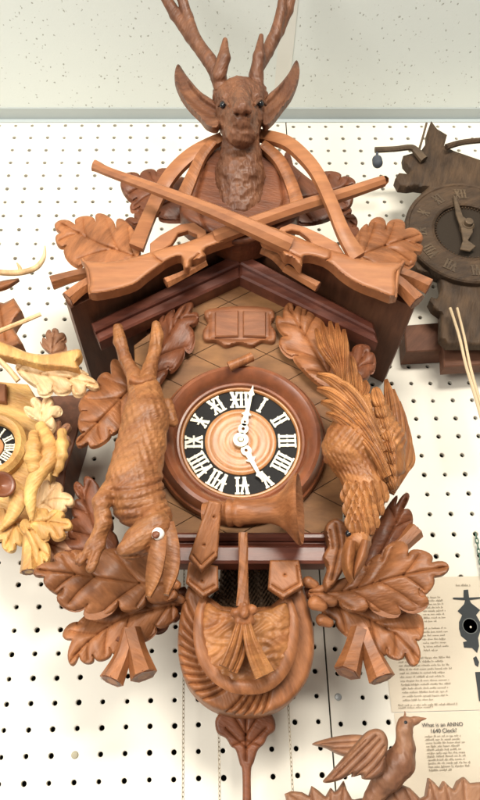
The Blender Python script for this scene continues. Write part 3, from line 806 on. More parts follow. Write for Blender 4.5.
rifle(catmull([(262, 227), (272, 227), (290, 234), (312, 243), (328, 249), (345, 254), (375, 262), (402, 263), (400, 270), (396, 274), (395.5, 297), (376, 292), (356, 284), (341, 274), (331, 265), (320, 259), (304, 257), (302, 267), (298, 265), (292, 258), (284, 256), (279, 247), (262, 240)], 3, True),
      [(290, 246, 8.3, 9.5), (275, 239, 8.45, 9.5), (240, 223, 8.6, 8.5), (200, 206, 8.6, 7), (150, 187, 8.5, 6), (110, 172.5, 8.4, 5), (98, 167, 8.35, 5.6), (94, 165.5, 8.35, 6.2)],
      [(272, 236), (281, 227), (291, 223), (304, 226), (322, 234), (338, 243), (346, 256)], [(282, 236), (286, 231), (292, 229.5), (300, 231), (308, 237), (313, 244), (330, 256)],
      [(404, 261, 7.9, 1.6), (398, 271, 7.95, 2.2), (395.5, 297, 7.9, 1.6)], [(395, 285, 7.9), (270, 235, 8.3)], None,
      [([(322, 262), (330, 258), (331, 250)], 1.0, .10), ([(284, 250), (300, 258)], 1.2, .10)])
# slings
def sling(pts): return strip('rifle_sling', pts, WALN if len(pts) < 5 else GUNW, clock, th=.28, arch=.06, nv=7, n=7)
sling([(258, 133, 7.8, 4.8), (285, 140, 8.2, 5.6), (303, 154, 8.4, 6), (318, 173, 8.5, 6), (332, 203, 8.6, 6), (344, 232, 8.5, 6.5), (358, 256, 8.2, 8)])
sling([(222, 136, 7.8, 4.5), (196, 150, 7.8, 6), (177, 166, 7.6, 6.5), (163, 185, 7.3, 6.5), (150, 212, 7.3, 6.5), (136, 246, 7.6, 7.5)])
sling([(214, 140, 8.0, 4), (200, 158, 7.9, 5), (184, 194, 7.7, 6.5)])
sling([(262, 143, 7.9, 4.5), (280, 160, 7.8, 5.5), (292, 185, 7.6, 6), (298, 206, 7.5, 7)])
# plaque behind the deer's neck
relief('neck_plaque', catmull([(200, 152), (225, 144), (262, 146), (284, 160), (292, 185), (300, 212), (282, 232), (240, 246), (205, 232), (180, 214), (188, 180)], 5, True), 7.0, WALD, clock, th=1.2, rim=9, H=.5, creases=[([(205, 165), (196, 200), (205, 228)], 1.5, .12), ([(278, 165), (284, 200), (275, 225)], 1.5, .12)])
mkb = prism('ridge_block', [(150, 262), (240, 232), (332, 258), (300, 292), (240, 262), (180, 292)], 6.6, 1.5, ROOF, clock, .05) if False else None

# ---------------------------------------------------------------- deer head
def facets(sc, amp, seed=1):
    rs = np.random.RandomState(seed); K = rs.uniform(-1, 1, (5, 3)); K /= np.linalg.norm(K, axis=1)[:, None]; P = rs.uniform(0, 6, 5)
    def f(X, Y, Z):
        g = 0
        for k, p in zip(K, P): g = g+np.abs(np.sin((X*k[0]+Y*k[1]+Z*k[2])*sc+p))
        return -amp*(g/5-.6)*2
    return f
deer = thing('deer_head', None, None, W(240, 150, 7.5)) if False else None
dfac = facets(4.2, .05, 3)
def deer_disp(X, Y, Z):
    px, py = px_of(X, Y, Z)
    g = dfac(X, Y, Z)
    g = g+.03*np.exp(-((py-(119+.045*(px-242)**2))/1.0)**2)*(np.abs(px-242) < 13)*(Y < -9.0)
    g = g+.09*np.exp(-((np.abs(px-242)-4.5)**2+(py-114.5)**2)/2.2)*(Y < -9.8)
    g = g+.02*np.sin((py+.02*(px-240)**2)*.42)*(py > 148)*(py < 215)                                # chiselled neck tufts
    return g
head = solid('deer_head', [
    (240, 103, 8.2, 25, 240, 120, 8.4, 23), (240, 112, 8.7, 19, 242, 119, 9.8, 12), (241, 128, 8.8, 18, 241.5, 133, 9.2, 15),
    (225, 92, 8.6, 8, 227, 100, 9.0, 7), (256, 91, 8.6, 8, 255, 99, 9.0, 7), (240, 92, 9.0, 9, 241.5, 108, 10.5, 6), (244, 92, 9.0, 8, 242.5, 108, 10.5, 6), (236, 111, 10.4, 4, 248, 111, 10.4, 4),
    (240, 128, 8.4, 19, 241, 145, 8.0, 18), (241, 150, 7.8, 20, 240, 178, 7.3, 25), (240, 178, 7.3, 25, 240, 206, 6.7, 26), (240, 206, 6.7, 26, 240, 222, 6.5, 22),
    (221, 88, 8.2, 7, 219, 96, 8.2, 7), (258, 87, 8.2, 7, 261, 96, 8.2, 7)], DEER, clock, .05, .11, deer_disp, gouge=(.30, .075, 3, (1, 1, .8)))
for (x, y) in ((223.5, 105), (260, 104)):
    e = W(x, y, front_d(head, x, y)-.07); v, f = lathe_geo(e, (-.5 if x < 240 else .5, -1, 0), [(0, -.2), (.13, -.16), (.17, -.05), (.18, .03), (.14, .11), (.07, .15), (0, .16)], 20)
    mk('eye', v, f, GLASSB, head)
    ptube('eyelid', [(x-6, y+1, front_d(head, x-5, y)-.02, 1.6), (x, y-4.5, front_d(head, x, y-4)+.03, 2.0), (x+6, y+1, front_d(head, x+5, y)-.02, 1.6)], DEER, head, 8)
def ear(out, mid, dep):
    mr = catmull(mid, 6)
    L = max(segdist(np.array(out, float)[:, 0], np.array(out, float)[:, 1], mr).max(), 1)
    def fn(x, y, dist):
        u = segdist(x, y, mr)/L
        return -.46*np.exp(-(u/.5)**2)+.05*np.cos(u*14)
    relief('ear', catmull(out, 5, True), dep, DEER, head, th=.28, rim=2.5, H=.2, fn=fn, step=1.4)
ear([(178, 64), (174.5, 78), (180, 94), (189, 107), (200, 118), (207, 126), (218, 128), (220, 112), (214, 101), (200, 91), (187, 76)], [(180, 70), (186, 88), (200, 104), (214, 113)], [(178, 64, 7.6), (218, 118, 8.6), (190, 105, 8.0)])
ear([(296.5, 60), (299.5, 74), (293, 94), (283, 108), (272, 122), (264, 126), (261, 112), (266, 97), (278, 86), (288, 74)], [(295, 66), (289, 84), (278, 100), (267, 110)], [(296, 60, 7.6), (264, 116, 8.6), (290, 100, 8.0)])
def antl(l):
    return solid('antler', l, DEER, head, .05, .10, facets(6, .008, 5), gouge=(.3, .018, 4, (1, 1, 2.5)))
antl([(221, 88, 8.5, 7.5, 219, 78, 8.6, 8), (219, 78, 8.6, 7.5, 209, 60, 8.8, 7), (209, 60, 8.8, 7.5, 192, 37, 9.0, 7), (192, 37, 9.0, 7, 176, 15, 9.3, 6.2), (176, 15, 9.3, 6.2, 160, -12, 9.9, 5), (160, -12, 9.9, 5, 152, -32, 10.6, 3),
      (219, 76, 8.9, 7, 224, 58, 9.3, 6.5), (224, 58, 9.3, 6.5, 225, 40, 9.6, 2.6), (197, 44, 9.0, 6, 188, 18, 9.4, 5.5), (188, 18, 9.4, 5.5, 178, -14, 10.2, 5), (178, -14, 10.2, 5, 172, -32, 10.8, 3)])
antl([(257, 86, 8.5, 7, 256, 76, 8.6, 7.5), (256, 76, 8.7, 7, 259, 56, 9.2, 6), (259, 56, 9.2, 6, 261, 36, 9.5, 2.4), (259, 66, 8.8, 6.5, 267, 52, 8.8, 6.5), (267, 52, 8.8, 6.5, 278, 30, 9.0, 6.8),
      (278, 30, 9.0, 6.8, 287, 10, 9.4, 6.2), (287, 10, 9.4, 6.2, 294, -14, 10, 5), (294, -14, 10, 5, 299, -32, 10.6, 3), (275, 36, 9.1, 6, 281, 12, 9.6, 5), (281, 12, 9.6, 5, 284, -14, 10.3, 3.5)])

# ---------------------------------------------------------------- the hanging hare
def hare_disp(X, Y, Z):
    px, py = px_of(X, Y, Z); g = 0*X
    c = py+.17*(px-130)+.006*(px-136)**2                        # folds of the skin across the chest
    m = np.clip((c-481)/5, 0, 1)*np.clip((526-c)/5, 0, 1)*np.clip((px-103)/4, 0, 1)
    g = g+m*.085*(np.abs(np.sin((c-481)*.33))**.7-.4)*-1
    m2 = np.clip((482-py)/6, 0, 1)*np.clip((py-378)/10, 0, 1)
    g = g+m2*.022*np.sin((py+.010*(px-140)**2)*.55)*np.sin(px*.9+np.floor((py+.010*(px-140)**2)*.55/3.14)*1.7)
    g = g+.07*np.exp(-((py-(556-.12*(px-128)))/1.1)**2)*(px < 142)*(px > 112)*(Y < -7)      # mouth
    for x0, x1, y0, y1 in ((118, 122, 328, 346), (156, 158, 326, 344), (84, 78, 548, 564), (96, 89, 552, 570)):
        t = np.clip(((px-x0)*(x1-x0)+(py-y0)*(y1-y0))/((x1-x0)**2+(y1-y0)**2), 0, 1)
        g = g+.06*np.exp(-(np.hypot(px-x0-t*(x1-x0), py-y0-t*(y1-y0))/1.0)**2)
    return g
hare = solid('hare', [
    (146, 392, 6.3, 16, 146, 418, 6.8, 23), (146, 418, 6.8, 23, 141, 446, 6.8, 24.5), (141, 446, 6.8, 24.5, 134, 480, 7.0, 27), (134, 480, 7.0, 27, 139, 502, 7.0, 26),
    (142, 505, 7.0, 23, 154, 518, 7.3, 18), (155, 528, 7.7, 17.5, 138, 541, 7.9, 14.5), (138, 541, 7.9, 14, 126, 550, 8.0, 9), (150, 540, 7.7, 14, 132, 552, 7.8, 8),
    (140, 394, 6.4, 11, 133, 373, 6.2, 7), (133, 373, 6.2, 7, 125, 358, 6.1, 6), (125, 358, 6.1, 6, 120, 341, 6.2, 6.5), (120, 341, 6.2, 6.5, 118, 328, 6.2, 4.8), (146, 390, 6.3, 10, 150, 368, 6.1, 7), (150, 368, 6.1, 7, 155, 350, 6.0, 6), (155, 350, 6.0, 6, 157, 336, 6.0, 6.5), (157, 336, 6.0, 6.5, 156, 325, 6.0, 4.5),
    
    (112, 490, 7.1, 11, 101, 502, 7.6, 8.5), (101, 502, 7.6, 8, 103, 524, 7.5, 7.5), (103, 524, 7.5, 7, 92, 545, 7.3, 5.5), (92, 545, 7.3, 5.5, 80, 561, 7.2, 5),
    (105, 520, 7.3, 7, 99, 545, 7.3, 6), (99, 545, 7.3, 6, 91, 568, 7.3, 5), (168, 404, 6.5, 5.5, 173, 422, 6.5, 5.5),
    (158, 540, 7.7, 8, 156, 552, 7.8, 8), (168, 530, 7.6, 7, 169, 545, 7.7, 8)], FURW, clock, .05, .10, hare_disp, gouge=(.105, .022, 6, (1, 1, 2.2)))
ex = front_d(hare, 158.5, 534)
e = W(158, 534, ex-.03); v, f = lathe_geo(e, (.1, -1, .1), [(0, -.15), (.21, -.1), (.235, .02), (.20, .11), (.12, .17), (0, .19)], 24); ev = mk('eye', v, f, WHITE, hare)
e = W(156, 534.5, ex+.11); v, f = lathe_geo(e, (-.15, -1, .05), [(0, -.1), (.14, -.05), (.145, .02), (.09, .06), (0, .07)], 20); pu = mk('pupil', v, f, WALD, ev)
for pts in ([(161, 534, 8.3, 6), (157, 554, 8.35, 8.5), (153, 576, 8.1, 7.5), (148, 596, 7.8, 2.5)], [(168, 522, 8.1, 6), (172, 546, 8.2, 7.5), (171, 570, 8.0, 7.5), (166, 594, 7.7, 2.5)]):
    strip('ear', pts, FURW, hare, th=.3, arch=.2, nv=13, dish=.30, n=7)
strip('leg_binding', [(130, 378, 6.9, 3.5), (141, 381, 7.0, 3.5), (152, 377, 6.8, 3.5)], WALN, hare, th=.4, arch=.1)

# ---------------------------------------------------------------- the hanging game bird
def bird_disp(X, Y, Z):
    px, py = px_of(X, Y, Z)
    g = facets(5, .015, 9)(X, Y, Z)
    m2 = np.clip((482-py)/5, 0, 1)*(px < 372)*(py > 452)
    g = g+m2*.03*np.sin((px-.55*py)*1.5)
    m3 = np.clip((452-py)/5, 0, 1)
    g = g+m3*.03*np.sin((px+.75*py)*.85)
    return g
bird = solid('game_bird', [
    (350, 396, 6.0, 10, 356, 420, 6.4, 20), (356, 420, 6.4, 20, 352, 448, 6.9, 29), (352, 448, 6.9, 29, 362, 466, 6.8, 25), (372, 440, 6.4, 26, 376, 468, 6.4, 22), (372, 408, 6.6, 15, 386, 440, 6.6, 19), (386, 440, 6.6, 19, 390, 466, 6.5, 15),
    (362, 468, 6.8, 24, 366, 490, 6.9, 21), (366, 490, 6.9, 21, 362, 526, 7.0, 12.5), (362, 526, 7.0, 12.5, 358, 542, 7.2, 12), (358, 542, 7.2, 11, 355, 552, 7.1, 7)], WALG, clock, .055, .2, bird_disp, gouge=(.15, .04, 8, (1, 1, 2.4)))
def feather(name, pts, par, mat=WALG, d=.0): return strip(name, pts, mat, par, th=.16, arch=.09, nv=15, rachis=.06, groove=.028, gn=5, n=7)
# tail fan
for i, (x, y) in enumerate([(316, 328), (322, 322), (330, 321), (337, 323), (344, 329)]):
    feather('tail_feather', [(346+i, 404, 6.35+.06*i, 3.5), (340+i*1.2, 372, 6.4+.08*i, 4.2), (x+(346-x)*.25, y+(404-y)*.25, 6.35+.06*i, 4.6), (x, y, 6.2+.05*i, 1.5)], bird)
for i, (x, y) in enumerate([(352, 356), (358, 372), (366, 380)]):
    feather('tail_feather', [(356+3*i, 420, 6.5, 5), (356+3*i, 398, 6.5, 5), (x, y+8, 6.4, 4.5), (x-1, y, 6.3, 1.5)], bird)
# near wing: long feathers sweeping up to the left
for i, (x, y, bx, by) in enumerate([(317, 374, 372, 425), (317, 388, 372, 437), (321, 401, 374, 448), (326, 413, 376, 458), (333, 381, 378, 436), (340, 398, 382, 452), (346, 414, 384, 466), (352, 430, 388, 476)]):
    feather('wing_feather', [(bx, by, 7.5+.05*i, 4), (bx-(bx-x)*.35, by-(by-y)*.55, 7.75+.05*i, 5.5), (bx-(bx-x)*.72, by-(by-y)*.9, 7.55+.05*i, 5), (x, y, 7.15+.05*i, 1.2)], bird)
# far wing folded up the right side
for i, (x, y) in enumerate([(386, 379), (393, 389), (399, 401), (404, 416), (408, 432)]):
    feather('wing_feather', [(394-i, 486+i*1.5, 6.6-.05*i, 5), (396+i*1.6, 455+i*3, 6.7-.08*i, 8), (x+5-i, y+26, 6.5-.1*i, 6.5), (x, y, 6.2-.1*i, 1.5)], bird, WALG)
for i in range(8):
    x, y = 378+i*2.8-(i > 4)*(i-4)*2.4, 396+i*11.5
    feather('covert_feather', [(x+4, y+13, 7.25, 3), (x+1, y+5, 7.4, 6), (x-2, y-5, 7.2, 5), (x-3, y-9, 7.05, 2)], bird)
for i in range(6):
    x, y = 366+i*3.2, 404+i*13
    feather('covert_feather', [(x+4, y+13, 7.5, 3), (x+1, y+5, 7.65, 5.5), (x-2, y-5, 7.5, 4.5), (x-3, y-9, 7.3, 2)], bird)
# beak: two open halves, and the eye
for r_ in range(7):
    yy = 527-r_*6.6; hw = 11+r_*1.9; cx = 362+r_*.6; n_ = 4 if r_ < 4 else 5
    for k in range(n_+(r_ % 2)):
        xx = cx+hw*(-1+2*(k+.5*(1-(r_ % 2)))/n_)*.92
        fd = front_d(bird, xx, yy+3, 3)
        fd = max(fd, 6.9)
        o_ = strip('scale_feather', [(xx+.6, yy+8, fd-.10, 3.5), (xx, yy+3, fd-.01, 5.8), (xx-1, yy-2.5, fd+.06, 5.0), (xx-2, yy-7, fd+.10, 1.0)], WALG, bird, th=.10, arch=.04, nv=9, rachis=.04, groove=.012, gn=4, n=5)
strip('beak', [(351, 540, 7.7, 5), (349, 552, 7.8, 6), (349, 567, 7.7, 4.5), (353, 581, 7.5, 1)], WALG, bird, th=.5, arch=.28)
strip('beak', [(366, 540, 7.6, 5), (362, 556, 7.7, 5.5), (357, 569, 7.6, 4), (354, 579, 7.5, 1)], WALN, bird, th=.45, arch=.25)
v, f = lathe_geo(W(349, 533, front_d(bird, 349.5, 533)-.02), (0, -1, 0), [(0, -.2), (.13, -.15), (.12, .0), (.05, .05), (0, .05)], 16); mk('eye', v, f, GLASSB, bird)
relief('carved_bracket', catmull([(325, 528), (331, 520), (340, 519), (349, 527), (350, 545), (346, 562), (340, 576), (328, 590), (324, 580), (328, 566), (323, 556), (328, 545)], 5, True), 5.9, WALN, clock, th=.5, rim=3, H=.2,
       creases=[([(336, 524), (340, 545), (332, 580)], 1.0, .10), ([(330, 530), (333, 548)], .9, .06), ([(345, 532), (345, 552)], .9, .06)])

# ---------------------------------------------------------------- horn
A = W(206, 514, 6.4); B = W(297, 509, 7.15); ax = (B-A); HL = np.linalg.norm(ax); ax /= HL; q = S(250, 512, 6.7)
prof = [(11*q, -.1), (12*q, .05), (12*q, .22*HL), (14*q, .25*HL), (14*q, .28*HL), (12.3*q, .31*HL), (14.5*q, .35*HL), (14.5*q, .38*HL), (12.5*q, .42*HL), (12*q, .55*HL), (13.2*q, .72*HL), (16*q, .80*HL), (21*q, .87*HL), (28*q, .93*HL), (34*q, .98*HL), (36*q, 1.01*HL), (34.5*q, 1.035*HL),
        (28*q, 1.0*HL), (20*q, .93*HL), (12*q, .82*HL), (7*q, .65*HL), (0, .6*HL)]
lathe('hunting_horn', A, ax, prof, BEZ if False else WALN, clock, 48)

# ---------------------------------------------------------------- straps and game bag
def strap(out, dep, inner, holes):
    o = relief('strap', out, dep, WALN, clock, th=.3, rim=1.8, H=.07, creases=[(inner, .8, .07)]+[([h, (h[0]+.1, h[1]+.1)], 1.1, .15) for h in holes], step=1.4)
strap([(209, 500), (222, 503), (217.5, 556), (201.5, 571.5), (188.5, 558)], [(210, 500, 7.3), (200, 570, 6.4), (220, 530, 6.9)], [(193, 555), (201, 565), (214, 553)], [(214, 517), (204, 545)])
strap([(189, 560), (218, 566), (218.5, 588), (203, 597.5), (186, 582)], 5.6, [(190, 580), (203, 591), (214.5, 585)], [(202, 581)])
strap([(270, 560), (299, 560), (303.5, 586), (283.5, 598.5), (268, 588)], 5.8, [(272, 585), (283.5, 592), (299, 583), (297, 566)], [(285, 575)])
bag_out = catmull([(188, 586), (182, 606), (178, 634), (179, 660), (187, 684), (203, 702), (222, 712), (246, 716), (270, 713), (290, 702), (306, 682), (313.5, 657), (313.5, 630), (309, 606), (303, 586)], 5)
bag_out = np.concatenate([bag_out, [(288, 592), (270, 606), (246, 608), (222, 606), (202, 592)]])
cen = (246, 640)
fr = []
for i, a in enumerate(np.radians(np.arange(112, 205, 8.5))):
    p = [(cen[0]+r_*math.cos(a+.012*(r_-48)), cen[1]+r_*math.sin(a+.012*(r_-48))*1.05) for r_ in (52, 58, 64, 70)]; fr.append((p, 1.5, .15))
for i, a in enumerate(np.radians(np.arange(60, 92, 7.5))):
    p = [(cen[0]+r_*math.cos(a+.012*(r_-48)), cen[1]+r_*math.sin(a+.012*(r_-48))*1.05) for r_ in (52, 58, 66, 76)]; fr.append((p, 1.5, .15))
bag = relief('game_bag', bag_out, [(246, 600, 4.6), (246, 712, 4.0), (180, 650, 4.2)], WALN, clock, th=1.5, rim=6, H=.3, creases=fr, step=1.5)
def bagfn(x, y, dist): return .25*np.sqrt(np.clip(dist/30, 0, 1))+.05*np.sin(x*.31+np.sin(y*.23)*2.2)*np.sin(y*.37+np.sin(x*.17)*2)
relief('bag_front', catmull([(206, 604), (222, 610), (246, 612), (270, 609), (287, 604), (291, 640), (284, 668), (268, 686), (246, 692), (224, 686), (208, 668), (202, 640)], 5, True), [(246, 600, 5.3), (246, 690, 4.9), (200, 640, 5.1)], WALG, bag, th=.6, rim=5, H=.1, fn=bagfn, step=1.5)
ptube('horseshoe_band', [(203, 600, 5.1, 4), (199, 620, 5.2, 5.5), (201, 648, 5.2, 6.5), (212, 670, 5.1, 7.5), (230, 684, 5.1, 7.5), (247, 687, 5.1, 7.5), (266, 684, 5.1, 7.5), (282, 669, 5.1, 7.5), (291, 646, 5.2, 6.5), (293, 620, 5.2, 5.5), (288, 600, 5.1, 4)], WALN, bag, 12, 6, squash=.55)
ptube('hanging_cord', [(243, 533, 6.6, 4.8), (243.5, 560, 6.6, 4.8), (243, 585, 6.4, 5.5), (243, 606, 6.3, 7)], WALN, bag, 8, 6, squash=.6, twist=.12, auto=20)
solid('knot', [(236, 613, 6.2, 5.5, 252, 610, 6.2, 5.5), (240, 620, 6.1, 6, 249, 621, 6.1, 6), (243, 606, 6.3, 5, 244, 614, 6.4, 5)], WALN, bag, .05, .08, facets(9, .05, 2))
for pts in ([(240, 624, 6.25, 4.5), (236, 640, 6.25, 6), (231, 655, 6.1, 7), (226, 667, 5.95, 7.5)], [(247, 624, 6.3, 4.5), (251, 642, 6.3, 7), (258, 660, 6.15, 9), (265, 675, 6.0, 10)],
            [(243, 640, 6.0, 4), (240, 655, 5.95, 5), (233, 672, 5.85, 5)]):
    strip('ribbon', pts, WALG, bag, th=.3, arch=.06, nv=13, groove=.05, gn=2.5, n=6)
# dark lumpy slab standing in for the shaded hollow between bag and case
relief('hollow_shade', [(221, 562), (276, 560), (289, 600), (275, 618), (216, 618), (210, 597), (219, 588)], 3.2, OLDW, clock, th=.6, rim=5, H=.15, fn=lambda x, y, q_: .12*np.sin(x*1.3)*np.sin(y*1.1+x*.3))
# pendulum with a carved leaf
pen = leaf('pendulum_leaf', [(229, 712), (214, 716), (222, 726), (215, 741), (226, 740), (229, 752), (236, 750), (246, 768), (252, 750), (262, 750), (262, 739), (275, 737), (268, 726), (274, 716), (262, 712)], [(246, 712), (246, 765)], 2.3, WALD, clock, th=.4) if False else None
pen = relief('pendulum', np.concatenate([catmull([(228, 706), (216, 718), (217, 732), (226, 738), (231, 746), (236, 750), (240, 764), (242.5, 772), (242.8, 810)], 4), catmull([(251.5, 810), (251, 772), (254, 762), (258, 750), (264, 744), (268, 736), (275, 730), (274, 718), (265, 706)], 4)]), 2.4, WALD, clock, th=.35, rim=3, H=.12,
             creases=[([(246, 712), (246, 760)], 1.2, .12), ([(246, 735), (234, 716)], 1, .09), ([(246, 735), (258, 716)], 1, .09), ([(246, 748), (226, 728)], 1, .09), ([(246, 748), (266, 728)], 1, .09), ([(232, 746), (246, 740), (260, 746)], .9, .08)])
# chains
def chain(px, py, d, z0, z1):
    p = W(px, py, d); m = MB(); z = z1; k = 0
    while z > z0:
        n = 10; pts = []
        for i in range(n+1):
            a = 2*math.pi*i/n; u, w_ = .045*math.cos(a), .10*math.sin(a)
            dx, dy = (u*.75, u*.66) if k % 2 else (u*.75, -u*.66)
            pts.append((p[0]+dx, p[1]+dy, z+w_))
        v, f = tube_geo(pts, .016, 5, cap=False); m.add(v, f); z -= .155; k += 1
    return m.build('weight_chain', METAL, clock, True, None)
for (x, y) in ((183.5, 700), (219, 745), (289.5, 730)): chain(x, y, 1.6, ZO-2.5, ZO+10.5)

# ================================================================== pale carved clock, cut by the left edge
pale = thing('cuckoo_clock', 'pale yellow carved cuckoo clock beside the large one, mostly beyond the left edge', 'cuckoo clock', W(0, 450, 0))
prism('case', [(-40, 400), (86, 394), (78, 432), (66, 470), (62, 505), (-40, 520)], 2.6, 2.5, ROOF, pale)
prism('case_front', [(-40, 378), (28, 384), (44, 410), (52, 450), (50, 520), (-40, 530)], 3.6, 1.0, LITE, pale)
prism('shutter', [(-12, 380), (6, 384), (6, 402), (-12, 400)], 3.9, .3, PLAQ, pale)
c0 = W(-8, 449, 3.6); r_ = S(-8, 449, 3.6)
lathe('dial_bezel', c0, (0, -1, 0), [(25*r_, 0), (25*r_, .4), (28*r_, .55), (32*r_, .6), (36*r_, .4), (36*r_, 0)], LITE, pale, 64)
pd = lathe('dial', c0, (0, -1, 0), [(0, .1), (25.5*r_, .1), (25.5*r_, 0)], BLACK, pale, 64)
for i, tx in enumerate(['XII', 'I', 'II', 'III', 'IIII', 'V']): numeral(tx, math.radians(30*i), 18.5*r_, 10*r_, pd, c0, c0[1]-.1)
lathe('dial_centre', c0, (0, -1, 0), [(0, .16), (12*r_, .16), (12.5*r_, .1)], DISC, pd, 40)
def PL(seq, mid, dep, mat, **k): return leaf('oak_leaf', seq, mid, dep, mat, pale, **k)
ptube('antler', [(-12, 271, 6, 3), (8, 273, 6, 3), (24, 272, 6, 3), (37, 267, 6, 2.8), (44, 257, 6, 2.2), (45, 246, 6, .8)], LITP, pale, 10)
ptube('antler', [(20, 272, 6, 2.4), (20, 268, 6, 2), (17, 263, 6, .8)], LITP, pale, 8)
strip('ear', [(-8, 288, 5.6, 4), (6, 284, 5.6, 4), (19, 279, 5.6, 1)], WALN, pale, arch=.15)
relief('neck_plaque', [(-12, 300), (4, 303), (14, 298), (22, 311), (15, 320), (12, 326), (23, 344), (10, 350), (-12, 350)], 4.6, WALN, pale, th=.8, rim=4, H=.25, creases=[([(0, 305), (6, 340)], 1.2, .1)])
ptube('barrel', [(-12, 336, 6.2, 2.8), (15, 325, 6.2, 2.5), (41, 314, 6.2, 2.2)], LITP, pale, 8)
relief('rifle', catmull([(-12, 338), (10, 345), (30, 353), (52, 354), (78, 349), (81, 356), (77, 362), (79, 370), (62, 368), (40, 366), (20, 361), (-12, 352)], 4, True), 6.0, LITE, pale, th=.45, rim=4, H=.25)
PL([(46, 350), (42, 340), (47, 340), (47, 331), (52, 333), (55, 328), (59, 333), (66, 336), (62, 342), (66, 350), (58, 354)], [(52, 354), (55, 332)], 5.0, DOVE)
strip('rifle_sling', [(-10, 352, 6.3, 2.5), (6, 366, 6.5, 2.5), (18, 380, 6.5, 2.8)], LITP, pale)
PL([(16, 366), (30, 358), (42, 364), (60, 360), (72, 366), (86, 372), (84, 374), (99, 386), (86, 386), (78, 396), (72, 386), (60, 394), (54, 384), (44, 396), (38, 384), (26, 380)], [(18, 370), (55, 376), (94, 384)], 5.6, LITP, rip=.16)
PL([(38, 420), (24, 410), (34, 408), (32, 398), (42, 402), (50, 396), (52, 406), (62, 410), (52, 416), (54, 430), (44, 428)], [(42, 426), (42, 402)], 5.0, LITP, rip=.16)
PL([(48, 436), (56, 420), (60, 428), (70, 424), (66, 434), (70, 444), (60, 444)], [(52, 440), (66, 430)], 4.6, DOVE)
def banded(name, pts, amp, freq, mat, par=None):
    A = catmull(np.array(pts, float), 14); A[:, 3] *= 1+amp*np.sin(np.arange(len(A))*freq)
    w_ = W(A[:, 0], A[:, 1], A[:, 2]); rr = [A[i, 3]*S(A[i, 0], A[i, 1], A[i, 2]) for i in range(len(A))]
    v, f = tube_geo(w_, rr, 14, squash=.8); return mk(name, v, f, mat, par or pale, True, None)
pb_ = banded('game_bird', [(40, 424, 5.2, 5), (46, 440, 5.4, 9), (48, 458, 5.6, 10), (38, 474, 5.6, 9), (31, 490, 5.6, 7), (31, 508, 5.5, 5), (32, 520, 5.4, 2)], .03, .8, LITE)
banded('wing', [(34, 432, 5.6, 4), (33, 448, 5.9, 8), (34, 464, 5.8, 8), (40, 478, 5.5, 4)], .13, .62, LITE, pb_)
banded('wing', [(62, 430, 5.4, 4), (62, 446, 5.6, 6.5), (60, 462, 5.5, 6), (55, 476, 5.3, 3)], .14, .62, LITE, pb_)
v, f = lathe_geo(W(0, 487, 5.0), (.6, -1, 0), [(0, -.1), (.25, -.05), (.5, .2), (.55, .35), (.48, .42), (.35, .3), (0, .2)], 28); mk('hunting_horn', v, f, BEZ, pale)
strip('leaf_spray', [(10, 480, 4.6, 5), (18, 496, 4.7, 9), (12, 515, 4.6, 6), (0, 530, 4.4, 2)], LITE, pale)
PL([(34, 500), (42, 482), (50, 488), (58, 482), (62, 492), (74, 500), (66, 506), (58, 514), (46, 512), (40, 516), (34, 510)], [(32, 512), (50, 500), (70, 500)], 5.0, LITP, rip=.15)
PL([(30, 516), (40, 508), (48, 514), (60, 510), (62, 518), (72, 524), (64, 530), (60, 540), (50, 534), (40, 540), (34, 530)], [(30, 522), (50, 522), (68, 525)], 5.2, LITE, rip=.15)
PL([(44, 536), (56, 528), (62, 536), (74, 534), (76, 544), (90, 552), (82, 560), (80, 572), (68, 564), (58, 572), (54, 560), (42, 556)], [(46, 542), (64, 550), (86, 560)], 4.2, DOVE, rip=.13)
PL([(26, 534), (20, 524), (30, 520), (38, 530), (46, 540), (50, 556), (44, 560), (38, 566), (32, 552)], [(30, 530), (44, 558)], 5.0, LITE, rip=.13)
PL([(14, 520), (4, 508), (0, 516), (-8, 530), (2, 540), (8, 552), (16, 544), (26, 540), (22, 530)], [(16, 524), (6, 545)], 4.2, LITE, rip=.13)
stub([(30, 535, 4.6, 7), (29, 552, 4.7, 7), (29, 572, 4.8, 9)], pale, LITE)

# ================================================================== dark foliot clock on the right
foliot = thing('foliot_clock', 'dark weathered wooden clock with a large round dial at the right edge', 'clock', W(466, 300, 0))
prism('backboard', [(404, 325), (520, 316), (520, 346), (406, 352)], 1.4, 1.3, OLDB, foliot, .06)
prism('backboard', [(441, 300), (520, 296), (520, 362), (444, 367)], 1.75, .8, OLDB, foliot, .06)
arc = [(466+62*math.cos(a), 235+60*math.sin(a)) for a in np.radians(np.arange(232, 138, -8))]
plate_o = [(431, 121), (437, 129), (447, 135), (444, 146), (454, 151), (480, 160), (520, 174), (520, 345), (448, 345), (440, 338), (441, 314), (433, 308), (429, 301), (431, 297), (437, 299), (441, 290), (439, 277)]+arc[::-1][0:]+[(415, 186), (408, 187), (399, 186), (395, 179), (399, 173), (408, 174), (411, 170), (404, 162), (403, 156), (413, 153), (420, 152), (427, 142), (427, 132)]
relief('plate', plate_o, 2.9, OLDW, foliot, th=.5, rim=2.5, H=.1, step=2.4, fn=lambda x, y, q_: .03*np.sin(x*.3)*np.sin(y*.23))
fc = W(466, 235, 3.0); fr_ = S(466, 235, 3.0)
fdial = lathe('dial', fc, (0, -1, 0), [(33*fr_, -.1), (33*fr_, .3), (34.5*fr_, .36), (36*fr_, .3), (58*fr_, .3), (59*fr_, .35), (61*fr_, .36), (62.5*fr_, .28), (62.5*fr_, -.1)], OLDW, foliot, 80)
